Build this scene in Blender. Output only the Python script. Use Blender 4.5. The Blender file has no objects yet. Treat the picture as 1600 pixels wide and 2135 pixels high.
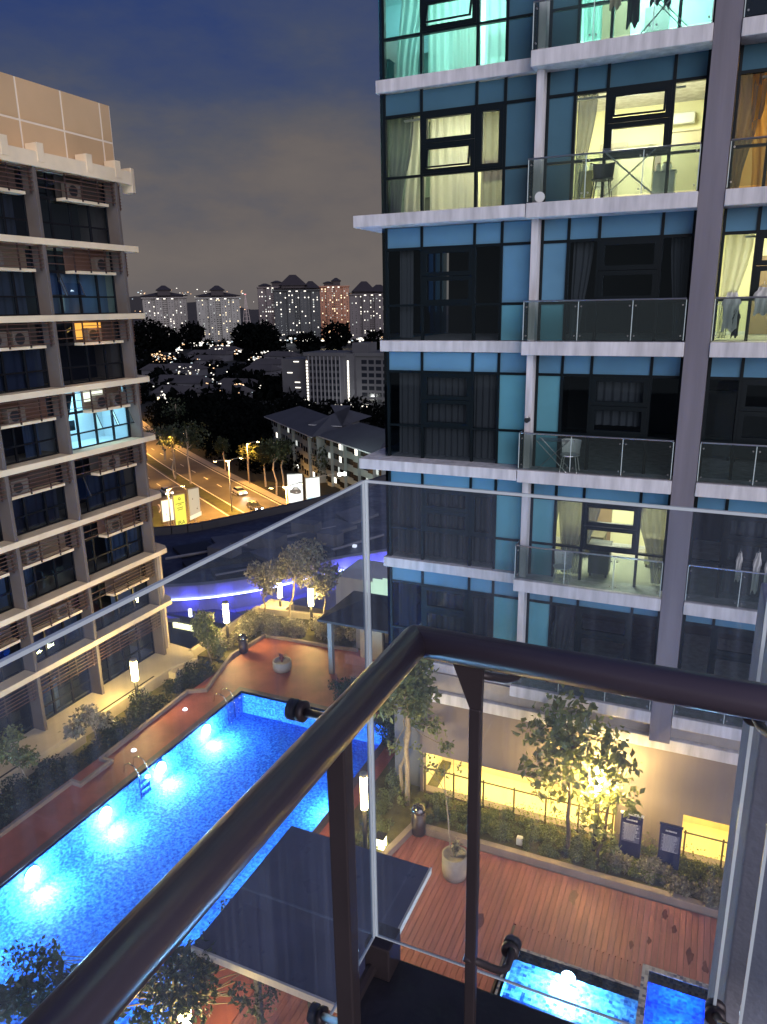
import bpy, math, random
import numpy as np
from mathutils import Matrix, Vector

random.seed(7)
RS = np.random.RandomState(11)
S = bpy.context.scene
COL = S.collection

# ------------------------------------------------------------------ camera
F_PX, YAW, PITCH, ROLL = 1537.3, math.radians(-24.2356), math.radians(15.6196), math.radians(-0.9594)
_f = np.array([math.sin(YAW)*math.cos(PITCH), math.cos(YAW)*math.cos(PITCH), -math.sin(PITCH)])
_r0 = np.array([math.cos(YAW), -math.sin(YAW), 0.0]); _u0 = np.cross(_r0, _f)
_r = math.cos(ROLL)*_r0 + math.sin(ROLL)*_u0
_u = -math.sin(ROLL)*_r0 + math.cos(ROLL)*_u0
cam = bpy.data.cameras.new('camera'); cam_o = bpy.data.objects.new('camera', cam); COL.objects.link(cam_o)
m = Matrix.Identity(4)
for i in range(3):
    m[i][0], m[i][1], m[i][2] = _r[i], _u[i], -_f[i]
cam_o.matrix_world = m
cam.sensor_fit = 'VERTICAL'; cam.sensor_height = 36.0; cam.lens = F_PX/2135*36.0
cam.clip_start = 0.02; cam.clip_end = 9000
S.camera = cam_o

def ray(px, py): return (px-800)/F_PX*_r - (py-1067.5)/F_PX*_u + _f
def AX(px, py, X): d = ray(px, py); return d*(X/d[0])
def AY(px, py, Y): d = ray(px, py); return d*(Y/d[1])
def AZ(px, py, Z): d = ray(px, py); return d*(Z/d[2])

# ------------------------------------------------------------------ world (night sky with city glow)
W = bpy.data.worlds.new('World'); S.world = W; W.use_nodes = True
nt = W.node_tree; nt.nodes.clear()
out = nt.nodes.new('ShaderNodeOutputWorld'); bg = nt.nodes.new('ShaderNodeBackground')
tc = nt.nodes.new('ShaderNodeTexCoord'); sx = nt.nodes.new('ShaderNodeSeparateXYZ')
nz = nt.nodes.new('ShaderNodeTexNoise'); nz.inputs['Scale'].default_value = 3.4; nz.inputs['Detail'].default_value = 7; nz.inputs['Roughness'].default_value = .58
mp = nt.nodes.new('ShaderNodeMapping'); mp.inputs['Scale'].default_value = (1, 1, 2.6)
ma = nt.nodes.new('ShaderNodeMath'); ma.operation = 'MULTIPLY_ADD'; ma.inputs[1].default_value = 0.40
rp = nt.nodes.new('ShaderNodeValToRGB')
nt.links.new(tc.outputs['Generated'], sx.inputs[0]); nt.links.new(tc.outputs['Generated'], mp.inputs[0])
nt.links.new(mp.outputs[0], nz.inputs['Vector']); nt.links.new(nz.outputs['Fac'], ma.inputs[0])
sb = nt.nodes.new('ShaderNodeMath'); sb.operation = 'SUBTRACT'; sb.inputs[1].default_value = 0.20
nt.links.new(sx.outputs['Z'], ma.inputs[2]); nt.links.new(ma.outputs[0], sb.inputs[0]); nt.links.new(sb.outputs[0], rp.inputs[0])
cr = rp.color_ramp
SKY = [(0.0, (.140, .124, .122)), (0.07, (.160, .138, .128)), (0.13, (.138, .122, .120)), (0.19, (.098, .100, .122)),
       (0.26, (.056, .074, .138)), (0.36, (.026, .050, .160)), (1.0, (.016, .030, .11))]
cr.elements[0].position = 0; cr.elements[0].color = (*SKY[0][1], 1)
cr.elements[1].position = 1; cr.elements[1].color = (*SKY[-1][1], 1)
for p, c in SKY[1:-1]:
    e = cr.elements.new(p); e.color = (*c, 1)
nt.links.new(rp.outputs[0], bg.inputs[0]); bg.inputs[1].default_value = 0.84
nt.links.new(bg.outputs[0], out.inputs[0])

# one soft lamp for the glow of the surrounding city (comes from behind the camera)
sd = bpy.data.lights.new('city_glow', 'SUN'); sd.energy = 2.55; sd.angle = math.radians(70); sd.color = (.96, .92, 1.0)
so = bpy.data.objects.new('city_glow', sd); COL.objects.link(so)
so.rotation_euler = Vector((-.70, .70, -.14)).to_track_quat('-Z', 'Y').to_euler()

S.view_settings.view_transform = 'Standard'; S.view_settings.look = 'None'
S.view_settings.exposure = 0.28; S.view_settings.gamma = 1.0; S.view_settings.use_curve_mapping = False
S.cycles.sample_clamp_indirect = 4.0; S.cycles.sample_clamp_direct = 0.0
S.cycles.max_bounces = 7; S.cycles.transparent_max_bounces = 16; S.cycles.diffuse_bounces = 3
S.cycles.caustics_reflective = False; S.cycles.caustics_refractive = False
S.cycles.use_denoising = True

# ------------------------------------------------------------------ materials
MATS = {}
def mat(name, col, rough=.6, metal=0., var=.0, scale=3., emit=None, es=1., bump=0., spec=.5, bscale=None, stretch=None, trans=0.):
    if name in MATS: return MATS[name]
    M = bpy.data.materials.new(name); M.use_nodes = True
    t = M.node_tree; b = t.nodes['Principled BSDF']
    b.inputs['Base Color'].default_value = (*col, 1); b.inputs['Roughness'].default_value = rough
    b.inputs['Metallic'].default_value = metal
    b.inputs['Specular IOR Level'].default_value = spec
    if emit:
        b.inputs['Emission Color'].default_value = (*emit, 1); b.inputs['Emission Strength'].default_value = es
    if var or bump:
        g = t.nodes.new('ShaderNodeTexCoord'); mpn = t.nodes.new('ShaderNodeMapping')
        if stretch: mpn.inputs['Scale'].default_value = stretch
        gg = t.nodes.new('ShaderNodeNewGeometry')
        t.links.new(gg.outputs['Position'], mpn.inputs[0])
    if var:
        n = t.nodes.new('ShaderNodeTexNoise'); n.inputs['Scale'].default_value = scale; n.inputs['Detail'].default_value = 6
        t.links.new(mpn.outputs[0], n.inputs['Vector'])
        r = t.nodes.new('ShaderNodeValToRGB')
        r.color_ramp.elements[0].position = .3; r.color_ramp.elements[1].position = .7
        r.color_ramp.elements[0].color = (*[c*(1-var) for c in col], 1)
        r.color_ramp.elements[1].color = (*[min(1, c*(1+var*.6)) for c in col], 1)
        t.links.new(n.outputs['Fac'], r.inputs[0]); t.links.new(r.outputs[0], b.inputs['Base Color'])
    if name in ('canopy_membrane', 'mall_roof_membrane'):
        n3 = t.nodes.new('ShaderNodeTexNoise'); n3.inputs['Scale'].default_value = scale*2.3; n3.inputs['Detail'].default_value = 8; t.links.new(mpn.outputs[0], n3.inputs['Vector'])
        r3 = t.nodes.new('ShaderNodeMapRange'); r3.inputs[1].default_value = .35; r3.inputs[2].default_value = .7; r3.inputs[3].default_value = rough*.6; r3.inputs[4].default_value = min(1, rough*1.7)
        t.links.new(n3.outputs['Fac'], r3.inputs[0]); t.links.new(r3.outputs[0], b.inputs['Roughness'])
    if bump:
        n2 = t.nodes.new('ShaderNodeTexNoise'); n2.inputs['Scale'].default_value = bscale or scale*4
        t.links.new(mpn.outputs[0], n2.inputs['Vector'])
        bp = t.nodes.new('ShaderNodeBump'); bp.inputs['Strength'].default_value = bump; bp.inputs['Distance'].default_value = .02
        t.links.new(n2.outputs['Fac'], bp.inputs['Height']); t.links.new(bp.outputs[0], b.inputs['Normal'])
    MATS[name] = M
    return M

def glassmat(name, tint, refl=1.0, rough=.02, film=0., filmcol=(.6, .65, .7), streak=False, wave=0.):
    M = bpy.data.materials.new(name); M.use_nodes = True
    t = M.node_tree; t.nodes.clear()
    o = t.nodes.new('ShaderNodeOutputMaterial'); tr = t.nodes.new('ShaderNodeBsdfTransparent')
    tr.inputs[0].default_value = (*tint, 1)
    gl = t.nodes.new('ShaderNodeBsdfGlossy'); gl.inputs['Roughness'].default_value = rough; gl.inputs['Color'].default_value = (.55, .78, 1., 1)
    fr = t.nodes.new('ShaderNodeFresnel'); fr.inputs['IOR'].default_value = 1.5
    mm = t.nodes.new('ShaderNodeMath'); mm.operation = 'MULTIPLY'; mm.inputs[1].default_value = refl; mm.use_clamp = True
    mx = t.nodes.new('ShaderNodeMixShader')
    t.links.new(fr.outputs[0], mm.inputs[0]); t.links.new(mm.outputs[0], mx.inputs[0])
    t.links.new(tr.outputs[0], mx.inputs[1]); t.links.new(gl.outputs[0], mx.inputs[2])
    last = mx
    geo = t.nodes.new('ShaderNodeNewGeometry')
    if wave:
        n = t.nodes.new('ShaderNodeTexNoise'); n.inputs['Scale'].default_value = .9; t.links.new(geo.outputs['Position'], n.inputs['Vector'])
        bp = t.nodes.new('ShaderNodeBump'); bp.inputs['Strength'].default_value = wave; bp.inputs['Distance'].default_value = .02
        t.links.new(n.outputs['Fac'], bp.inputs['Height']); t.links.new(bp.outputs[0], gl.inputs['Normal'])
    if film:
        df = t.nodes.new('ShaderNodeBsdfDiffuse'); df.inputs[0].default_value = (*filmcol, 1)
        tl = t.nodes.new('ShaderNodeBsdfTranslucent'); tl.inputs[0].default_value = (*filmcol, 1)
        ad = t.nodes.new('ShaderNodeMixShader'); ad.inputs[0].default_value = .5
        t.links.new(df.outputs[0], ad.inputs[1]); t.links.new(tl.outputs[0], ad.inputs[2])
        m2 = t.nodes.new('ShaderNodeMixShader')
        if streak:
            mp = t.nodes.new('ShaderNodeMapping'); mp.inputs['Scale'].default_value = (75, 75, 1.6)
            t.links.new(geo.outputs['Position'], mp.inputs[0])
            n = t.nodes.new('ShaderNodeTexNoise'); n.inputs['Scale'].default_value = 1.0; n.inputs['Detail'].default_value = 5
            t.links.new(mp.outputs[0], n.inputs['Vector'])
            mr = t.nodes.new('ShaderNodeMapRange'); mr.inputs[1].default_value = .46; mr.inputs[2].default_value = .80
            mr.inputs[3].default_value = film*.72; mr.inputs[4].default_value = film*1.75
            t.links.new(n.outputs['Fac'], mr.inputs[0]); t.links.new(mr.outputs[0], m2.inputs[0])
        else:
            m2.inputs[0].default_value = film
        t.links.new(mx.outputs[0], m2.inputs[1]); t.links.new(ad.outputs[0], m2.inputs[2]); last = m2
    t.links.new(last.outputs[0], o.inputs[0])
    MATS[name] = M
    return M

def curtainmat(name, col, tl=.5):
    M = bpy.data.materials.new(name); M.use_nodes = True; t = M.node_tree; t.nodes.clear()
    o = t.nodes.new('ShaderNodeOutputMaterial'); d = t.nodes.new('ShaderNodeBsdfDiffuse'); l = t.nodes.new('ShaderNodeBsdfTranslucent')
    tp = t.nodes.new('ShaderNodeBsdfTransparent')
    d.inputs[0].default_value = (*col, 1); l.inputs[0].default_value = (*col, 1)
    a = t.nodes.new('ShaderNodeMixShader'); a.inputs[0].default_value = tl
    b = t.nodes.new('ShaderNodeMixShader'); b.inputs[0].default_value = .18
    t.links.new(d.outputs[0], a.inputs[1]); t.links.new(l.outputs[0], a.inputs[2])
    t.links.new(a.outputs[0], b.inputs[1]); t.links.new(tp.outputs[0], b.inputs[2]); t.links.new(b.outputs[0], o.inputs[0])
    MATS[name] = M; return M

def emis(name, col, s): return mat(name, (.02, .02, .02), emit=col, es=s)

slabM = mat('painted_concrete_pale', (.70, .675, .69), .7, var=.26, scale=1.5, bump=.25, bscale=14, stretch=(3.5, 3.5, .5))
frameM = mat('window_frame_dark', (.005, .010, .013), .4, spec=.25)
spanM = mat('spandrel_glass_blue_lit', (.13, .305, .46), .16, var=.18, scale=.55, spec=.6)  # lower-storey copy: pool light from below put into the blue
spanT = mat('spandrel_glass_teal_lit', (.13, .37, .45), .16, var=.18, scale=.5, spec=.6)  # teal copy for lower panels: warm lamp light put into the colour
spanU = mat('spandrel_glass_blue_dim', (.075, .175, .24), .16, var=.18, scale=.5)  # upper-storey copy, duller: lack of pool light put into the colour
columnM = mat('column_grey_paint', (.205, .188, .22), .7, var=.2, scale=.8, bump=.15, stretch=(4, 4, .3))
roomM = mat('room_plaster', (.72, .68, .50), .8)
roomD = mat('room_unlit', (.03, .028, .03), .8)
floorM = mat('room_floor_tile', (.55, .52, .45), .3)
visionM = glassmat('vision_glass', (.78, .86, .88), 1.35, wave=.06)
balcM = glassmat('balcony_glass', (.84, .90, .88), 1.0, film=.05, filmcol=(.55, .6, .55))
edgeM = mat('glass_edge', (.62, .72, .70), .25)
steelM = mat('brushed_steel', (.5, .5, .5), .3, .9)
curtW = curtainmat('curtain_white', (.85, .84, .74), .62)
curtG = curtainmat('curtain_grey', (.20, .21, .24), .3)
curtO = curtainmat('curtain_ochre', (.75, .42, .12), .6)
curtT = curtainmat('curtain_teal', (.50, .80, .74), .6)
wallB = mat('podium_wall_render', (.24, .195, .185), .8, var=.14, scale=.6, bump=.2)
whiteM = mat('satin_white', (.8, .8, .78), .4)
creamM = mat('corridor_cream', (.82, .70, .42), .8)

# ------------------------------------------------------------------ mesh helpers
WL = {}
def reg(o, wl): WL[o.name] = np.array(wl, float)
class MB:
    def __init__(s): s.v = []; s.f = []; s.m = []; s.cur = 0
    def q(s, pts, m=None):
        n = len(s.v); s.v += [tuple(p) for p in pts]; s.f.append(tuple(range(n, n+len(pts)))); s.m.append(s.cur if m is None else m)
        return s
    def box(s, x0, x1, y0, y1, z0, z1, m=None):
        x0, x1 = min(x0, x1), max(x0, x1); y0, y1 = min(y0, y1), max(y0, y1); z0, z1 = min(z0, z1), max(z0, z1)
        n = len(s.v); m = s.cur if m is None else m
        s.v += [(x0,y0,z0),(x1,y0,z0),(x1,y1,z0),(x0,y1,z0),(x0,y0,z1),(x1,y0,z1),(x1,y1,z1),(x0,y1,z1)]
        for f in ((3,2,1,0),(4,5,6,7),(0,1,5,4),(1,2,6,5),(2,3,7,6),(3,0,4,7)):
            s.f.append(tuple(n+i for i in f)); s.m.append(m)
        return s
    def prism(s, poly, z0, z1, m=None):
        n = len(s.v); k = len(poly); m = s.cur if m is None else m
        a = sum(poly[i][0]*poly[(i+1) % k][1]-poly[(i+1) % k][0]*poly[i][1] for i in range(k))
        if a < 0: poly = poly[::-1]
        s.v += [(p[0], p[1], z0) for p in poly] + [(p[0], p[1], z1) for p in poly]
        s.f.append(tuple(range(n+k-1, n-1, -1))); s.m.append(m)
        s.f.append(tuple(range(n+k, n+2*k))); s.m.append(m)
        for i in range(k):
            j = (i+1) % k; s.f.append((n+i, n+j, n+k+j, n+k+i)); s.m.append(m)
        return s
    def tube(s, path, r, n=10, m=None, caps=True):
        path = [Vector(p) for p in path]; rr = r if isinstance(r, (list, tuple)) else [r]*len(path)
        m = s.cur if m is None else m; base = len(s.v); up = None
        for i, p in enumerate(path):
            d = (path[min(i+1, len(path)-1)]-path[max(i-1, 0)]).normalized()
            if up is None:
                up = Vector((0, 0, 1)) if abs(d.z) < .9 else Vector((1, 0, 0))
            a = d.cross(up).normalized(); b = a.cross(d).normalized(); up = b
            for k in range(n):
                t = 2*math.pi*k/n; s.v.append(tuple(p+(a*math.cos(t)+b*math.sin(t))*rr[i]))
        for i in range(len(path)-1):
            for k in range(n):
                k2 = (k+1) % n; A = base+i*n
                s.f.append((A+k, A+k2, A+n+k2, A+n+k)); s.m.append(m)
        if caps:
            s.f.append(tuple(base+k for k in range(n-1, -1, -1))); s.m.append(m)
            e = base+(len(path)-1)*n; s.f.append(tuple(e+k for k in range(n))); s.m.append(m)
        return s
    def lathe(s, c, prof, n=20, m=None):
        m = s.cur if m is None else m; base = len(s.v)
        for r, z in prof:
            for k in range(n):
                t = 2*math.pi*k/n; s.v.append((c[0]+r*math.cos(t), c[1]+r*math.sin(t), c[2]+z))
        for i in range(len(prof)-1):
            for k in range(n):
                k2 = (k+1) % n; A = base+i*n; s.f.append((A+k, A+k2, A+n+k2, A+n+k)); s.m.append(m)
        return s
    def arr(s, V, Fc, m=None):
        n = len(s.v); m = s.cur if m is None else m
        s.v += [tuple(p) for p in V]; s.f += [tuple(int(i)+n for i in f) for f in Fc]; s.m += [m]*len(Fc)
        return s
    def each(s, name, mats, parent=None, **k):
        # one object for every separate piece collected here
        par = list(range(len(s.v)))
        def fd(i):
            while par[i] != i: par[i] = par[par[i]]; i = par[i]
            return i
        for f in s.f:
            a = fd(f[0])
            for j in f[1:]: par[fd(j)] = a
        gr = {}
        for fi, f in enumerate(s.f): gr.setdefault(fd(f[0]), []).append(fi)
        out_ = []
        for fl in gr.values():
            b = MB(); mp_ = {}
            for fi in fl:
                t_ = []
                for i in s.f[fi]:
                    if i not in mp_: mp_[i] = len(b.v); b.v.append(s.v[i])
                    t_.append(mp_[i])
                b.f.append(tuple(t_)); b.m.append(s.m[fi])
            out_.append(b.build(name, mats, parent, **k))
        return out_
    def build(s, name, mats, parent=None, smooth=False, bevel=0, kind=None):
        V = np.array(s.v, float)
        lo, hi = V.min(0), V.max(0); c = np.array([(lo[0]+hi[0])/2, (lo[1]+hi[1])/2, lo[2]])
        me = bpy.data.meshes.new(name); me.from_pydata((V-c).tolist(), [], s.f)
        if not isinstance(mats, (list, tuple)): mats = [mats]
        for M in mats: me.materials.append(M)
        if len(mats) > 1: me.polygons.foreach_set('material_index', s.m)
        if smooth: me.polygons.foreach_set('use_smooth', [True]*len(s.f))
        me.update()
        o = bpy.data.objects.new(name, me); COL.objects.link(o)
        pl = WL[parent.name] if parent else np.zeros(3)
        o.location = c-pl
        if parent: o.parent = parent
        reg(o, c)
        if bevel:
            b = o.modifiers.new('bevel', 'BEVEL'); b.width = bevel; b.segments = 2; b.limit_method = 'ANGLE'
        if kind: o['kind'] = kind
        return o

def tag(o, label=None, cat=None, group=None, kind=None):
    if label: o['label'] = label
    if cat: o['category'] = cat
    if group: o['group'] = group
    if kind: o['kind'] = kind
    return o
def thing(name, loc, label, cat, group=None):
    o = bpy.data.objects.new(name, None); COL.objects.link(o); o.location = loc; o.empty_display_size = .2
    reg(o, loc); return tag(o, label, cat, group)
def copytree(o, loc, rz=0, label=None, scale=1, parent=None):
    c = o.copy(); COL.objects.link(c)
    if parent is None:
        c.location = loc; c.rotation_euler = (0, 0, rz); c.scale = (scale,)*3
        if label: c['label'] = label
    else: c.parent = parent
    for ch in list(o.children): copytree(ch, None, parent=c)
    return c
def lamp(name, kind, loc, power, col, parent=None, size=.2, rot=None, sy=None, shape=None, spot=None):
    l = bpy.data.lights.new(name, kind); l.energy = power; l.color = col
    if kind == 'AREA':
        l.size = size
        if sy: l.shape = 'RECTANGLE'; l.size_y = sy
    else: l.shadow_soft_size = size
    if spot: l.spot_size = math.radians(spot); l.spot_blend = .6
    o = bpy.data.objects.new(name, l); COL.objects.link(o)
    pl = WL[parent.name] if parent else np.zeros(3)
    o.location = np.array(loc)-pl
    if rot is not None: o.rotation_euler = Vector(rot).to_track_quat('-Z', 'Y').to_euler()
    if parent: o.parent = parent
    return o

# foliage: many small folded leaves spread in blobs
def leaves(mb, blobs, n, size, m=0, seed=0, hollow=.35):
    R = np.random.RandomState(seed)
    B = np.array([b[:3] for b in blobs], float); rr = np.array([b[3] for b in blobs], float)
    w = rr**2; idx = R.choice(len(blobs), n, p=w/w.sum())
    d = R.normal(size=(n, 3)); d /= np.linalg.norm(d, axis=1)[:, None]
    rad = (hollow+(1-hollow)*R.rand(n)**.6)
    P = B[idx]+d*rr[idx][:, None]*rad[:, None]*np.array([1, 1, .82])
    a = R.normal(size=(n, 3)); a[:, 2] -= .4; a /= np.linalg.norm(a, axis=1)[:, None]
    b = np.cross(a, R.normal(size=(n, 3))); b /= np.linalg.norm(b, axis=1)[:, None]
    nn = np.cross(a, b); s = size*(.6+.8*R.rand(n))[:, None]
    V = np.empty((n, 4, 3)); V[:, 0] = P; V[:, 1] = P+a*s*.5+b*s*.32+nn*s*.1; V[:, 2] = P+a*s*1.05; V[:, 3] = P+a*s*.5-b*s*.32+nn*s*.1
    base = len(mb.v); mb.v += [tuple(p) for p in V.reshape(-1, 3)]
    for i in range(n):
        k = base+4*i; mb.f.append((k, k+1, k+2)); mb.f.append((k, k+2, k+3)); mb.m += [m, m]
    return mb

def leafmat(name, col, var=.35, spec=.5):
    M = bpy.data.materials.new(name); M.use_nodes = True; t = M.node_tree; t.nodes.clear()
    o = t.nodes.new('ShaderNodeOutputMaterial'); d = t.nodes.new('ShaderNodeBsdfPrincipled'); l = t.nodes.new('ShaderNodeBsdfTranslucent')
    geo = t.nodes.new('ShaderNodeNewGeometry'); r = t.nodes.new('ShaderNodeValToRGB')
    r.color_ramp.elements[0].color = (*[c*(1-var) for c in col], 1); r.color_ramp.elements[1].color = (*[c*(1+var*1.5) for c in col], 1)
    t.links.new(geo.outputs['Random Per Island'], r.inputs[0])
    t.links.new(r.outputs[0], d.inputs['Base Color']); t.links.new(r.outputs[0], l.inputs[0]); d.inputs['Roughness'].default_value = .38; d.inputs['Specular IOR Level'].default_value = spec
    a = t.nodes.new('ShaderNodeMixShader'); a.inputs[0].default_value = .35
    t.links.new(d.outputs[0], a.inputs[1]); t.links.new(l.outputs[0], a.inputs[2]); t.links.new(a.outputs[0], o.inputs[0])
    MATS[name] = M; return M
leafM = leafmat('leaf_green', (.17, .19, .07)); leafP = leafmat('leaf_pale', (.27, .25, .18)); leafD = leafmat('leaf_dark', (.03, .042, .02))
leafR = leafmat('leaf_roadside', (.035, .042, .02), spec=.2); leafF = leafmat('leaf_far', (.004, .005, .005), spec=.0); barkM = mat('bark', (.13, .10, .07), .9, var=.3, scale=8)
barkP = mat('bark_pale', (.32, .26, .19), .9, var=.25, scale=6)

def limb(mb, p0, p1, r0, r1, m=0, n=6, wob=.06, seed=0):
    R = random.Random(seed); pts = []; rs = []
    p0, p1 = Vector(p0), Vector(p1); L = (p1-p0).length
    for i in range(5):
        t = i/4; w = math.sin(t*math.pi)*wob*L
        pts.append(p0.lerp(p1, t)+Vector((R.uniform(-w, w), R.uniform(-w, w), 0))); rs.append(r0+(r1-r0)*t)
    mb.tube(pts, rs, n, m)

def tree(name, base, top, blobs, nleaf, lsize, lm, bm, label, group=None, r=.06, seed=0, cat='tree'):
    t = thing(name, base, label, cat, group)
    mb = MB(); fork = Vector(base).lerp(Vector(top), .55)
    limb(mb, base, fork, r, r*.75, seed=seed); limb(mb, fork, top, r*.75, r*.3, seed=seed+1)
    for i, b in enumerate(blobs):
        k = .35+.5*((i*37) % 10)/10
        limb(mb, fork.lerp(Vector(top), k*.8), b[:3], r*.4, r*.12, n=5, wob=.12, seed=seed+2+i)
    mb.build('trunk', bm, t, smooth=True)
    leaves(MB_ := MB(), blobs, nleaf, lsize, seed=seed+50, hollow=.2)
    MB_.build('crown', lm, t)
    return t

# ------------------------------------------------------------------ terrain
GZ = -38.0
groundM = mat('ground_soil_grass', (.006, .007, .006), .95, var=.5, scale=.02)
mb = MB(); mb.q([(-4000, -300, GZ), (1500, -300, GZ), (1500, 5000, GZ), (-4000, 5000, GZ)])
mb.build('ground', groundM, kind='structure')

# road: two carriageways with a grass median, verge lines
asph = mat('asphalt_worn', (.085, .075, .065), .75, var=.25, scale=.25, bump=.1)
paint = mat('road_paint', (.7, .68, .6), .7)
kerbM = mat('kerb_concrete', (.30, .27, .23), .8, var=.2, scale=1)
gA, gB = AZ(580, 1057, GZ), AZ(412, 970, GZ)
dr = (gB-gA); dr /= np.linalg.norm(dr); nr = np.array([-dr[1], dr[0], 0])      # nr points to the near (left) side
if np.dot(nr, AZ(470, 1060, GZ)-gA) < 0: nr = -nr
def RP(a, b, z=0): p = gA+dr*a+nr*b; return (p[0], p[1], GZ+z)
def strip(b0, b1, z, M, name, a0=-60, a1=420, kind='structure', n=24, bend=.00055):
    mb = MB()
    for i in range(n):
        A, B = a0+(a1-a0)*i/n, a0+(a1-a0)*(i+1)/n
        o1, o2 = bend*max(0, A-30)**2*0.9, bend*max(0, B-30)**2*0.9
        mb.q([RP(A, b0-o1, z), RP(B, b0-o2, z), RP(B, b1-o2, z), RP(A, b1-o1, z)])
    return mb.build(name, M, kind=kind)
strip(-1.5, 30, .004, asph, 'road')
strip(-3.5, -1.5, .12, kerbM, 'pavement')
strip(7.6, 10.0, .13, mat('median_grass', (.05, .055, .02), .95, var=.4, scale=.5), 'median')
strip(7.1, 7.35, .010, paint, 'road_marking'); strip(10.3, 10.55, .010, paint, 'road_marking')
strip(-1.2, -.95, .010, paint, 'road_marking')
mb = MB()
for i in range(14):
    a = -40+i*9
    mb.q([RP(a, 3.1, .012), RP(a+3, 3.1, .012), RP(a+3, 3.3, .012), RP(a, 3.3, .012)])
    mb.q([RP(a, 14.1, .012), RP(a+3, 14.1, .012), RP(a+3, 14.3, .012), RP(a, 14.3, .012)])
mb.build('lane_dashes', paint, kind='structure')
mb = MB()   # junction island edge and turn lines near the banners
for k in range(10):
    t0, t1 = k/10*1.3, (k+1)/10*1.3
    for rr in (13, 16):
        p = lambda t, q: RP(16-rr*math.sin(t), 32-rr*math.cos(t)+q, .014)
        mb.q([p(t0, 0), p(t1, 0), p(t1, .3), p(t0, .3)])
mb.build('turn_markings', paint, kind='structure')
mb = MB(); pts = [RP(14, 20), RP(30, 26), RP(14, 34), RP(-4, 31), RP(-2, 23)]
mb.prism([(p[0], p[1]) for p in pts], GZ, GZ+.13); mb.build('traffic_island', mat('island_grass', (.05, .06, .02), .95, var=.4, scale=.5), kind='structure')

# street lamps -------------------------------------------------------
poleM = mat('galvanised_pole', (.35, .33, .30), .45, .6)
sodium = emis('sodium_lamp', (1., .62, .22), 60)
def street_lamp(a, b, label, double=True, H=10, P=46000):
    p = RP(a, b); t = thing('street_lamp', p, label, 'street lamp', 'lamps lighting the main road')
    MB().tube([(p[0], p[1], GZ), (p[0], p[1], GZ+H*.5), (p[0], p[1], GZ+H)], [.14, .11, .07], 8).build('pole', poleM, t, True)
    for s in ((-1, 1) if double else (-1,)):
        e = np.array([p[0], p[1], GZ+H])+nr*s*2.2+np.array([0, 0, .35])
        m_ = MB().tube([(p[0], p[1], GZ+H-.1), tuple((np.array([p[0], p[1], GZ+H])+e)/2+np.array([0, 0, .15])), tuple(e)], .05, 6).build('arm', poleM, t)
        e2 = e+nr*s*.4
        MB().box(e2[0]-.35, e2[0]+.35, e2[1]-.2, e2[1]+.2, e[2]-.08, e[2]+.08).build('lamp_head', poleM, m_)
        MB().box(e2[0]-.28, e2[0]+.28, e2[1]-.15, e2[1]+.15, e[2]-.13, e[2]-.085).build('diffuser', sodium, m_)
    lamp('street_light', 'SPOT', (p[0], p[1], GZ+H+.2), P, (1., .47, .085), t, .4, rot=(0, 0, -1), spot=165)
street_lamp(2, 8.8, 'tall twin-arm street lamp on the median nearest the mall roof')
street_lamp(-24, 8.8, 'twin-arm street lamp on the median hidden low by the mall roof edge')
street_lamp(38, 8.8, 'twin-arm street lamp on the median behind the dark roadside trees')
street_lamp(80, 8.8, 'far twin-arm street lamp where the road leaves behind the trees')
street_lamp(22, -3.0, 'single-arm street lamp on the far pavement above the white car', False, 9, 15000)
street_lamp(-10, 24, 'street lamp beside the advertising banners', False, 9, 15000)
street_lamp(135, 4, 'small distant street lamp on the bend past the left building', True, 10, 60000)

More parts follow.
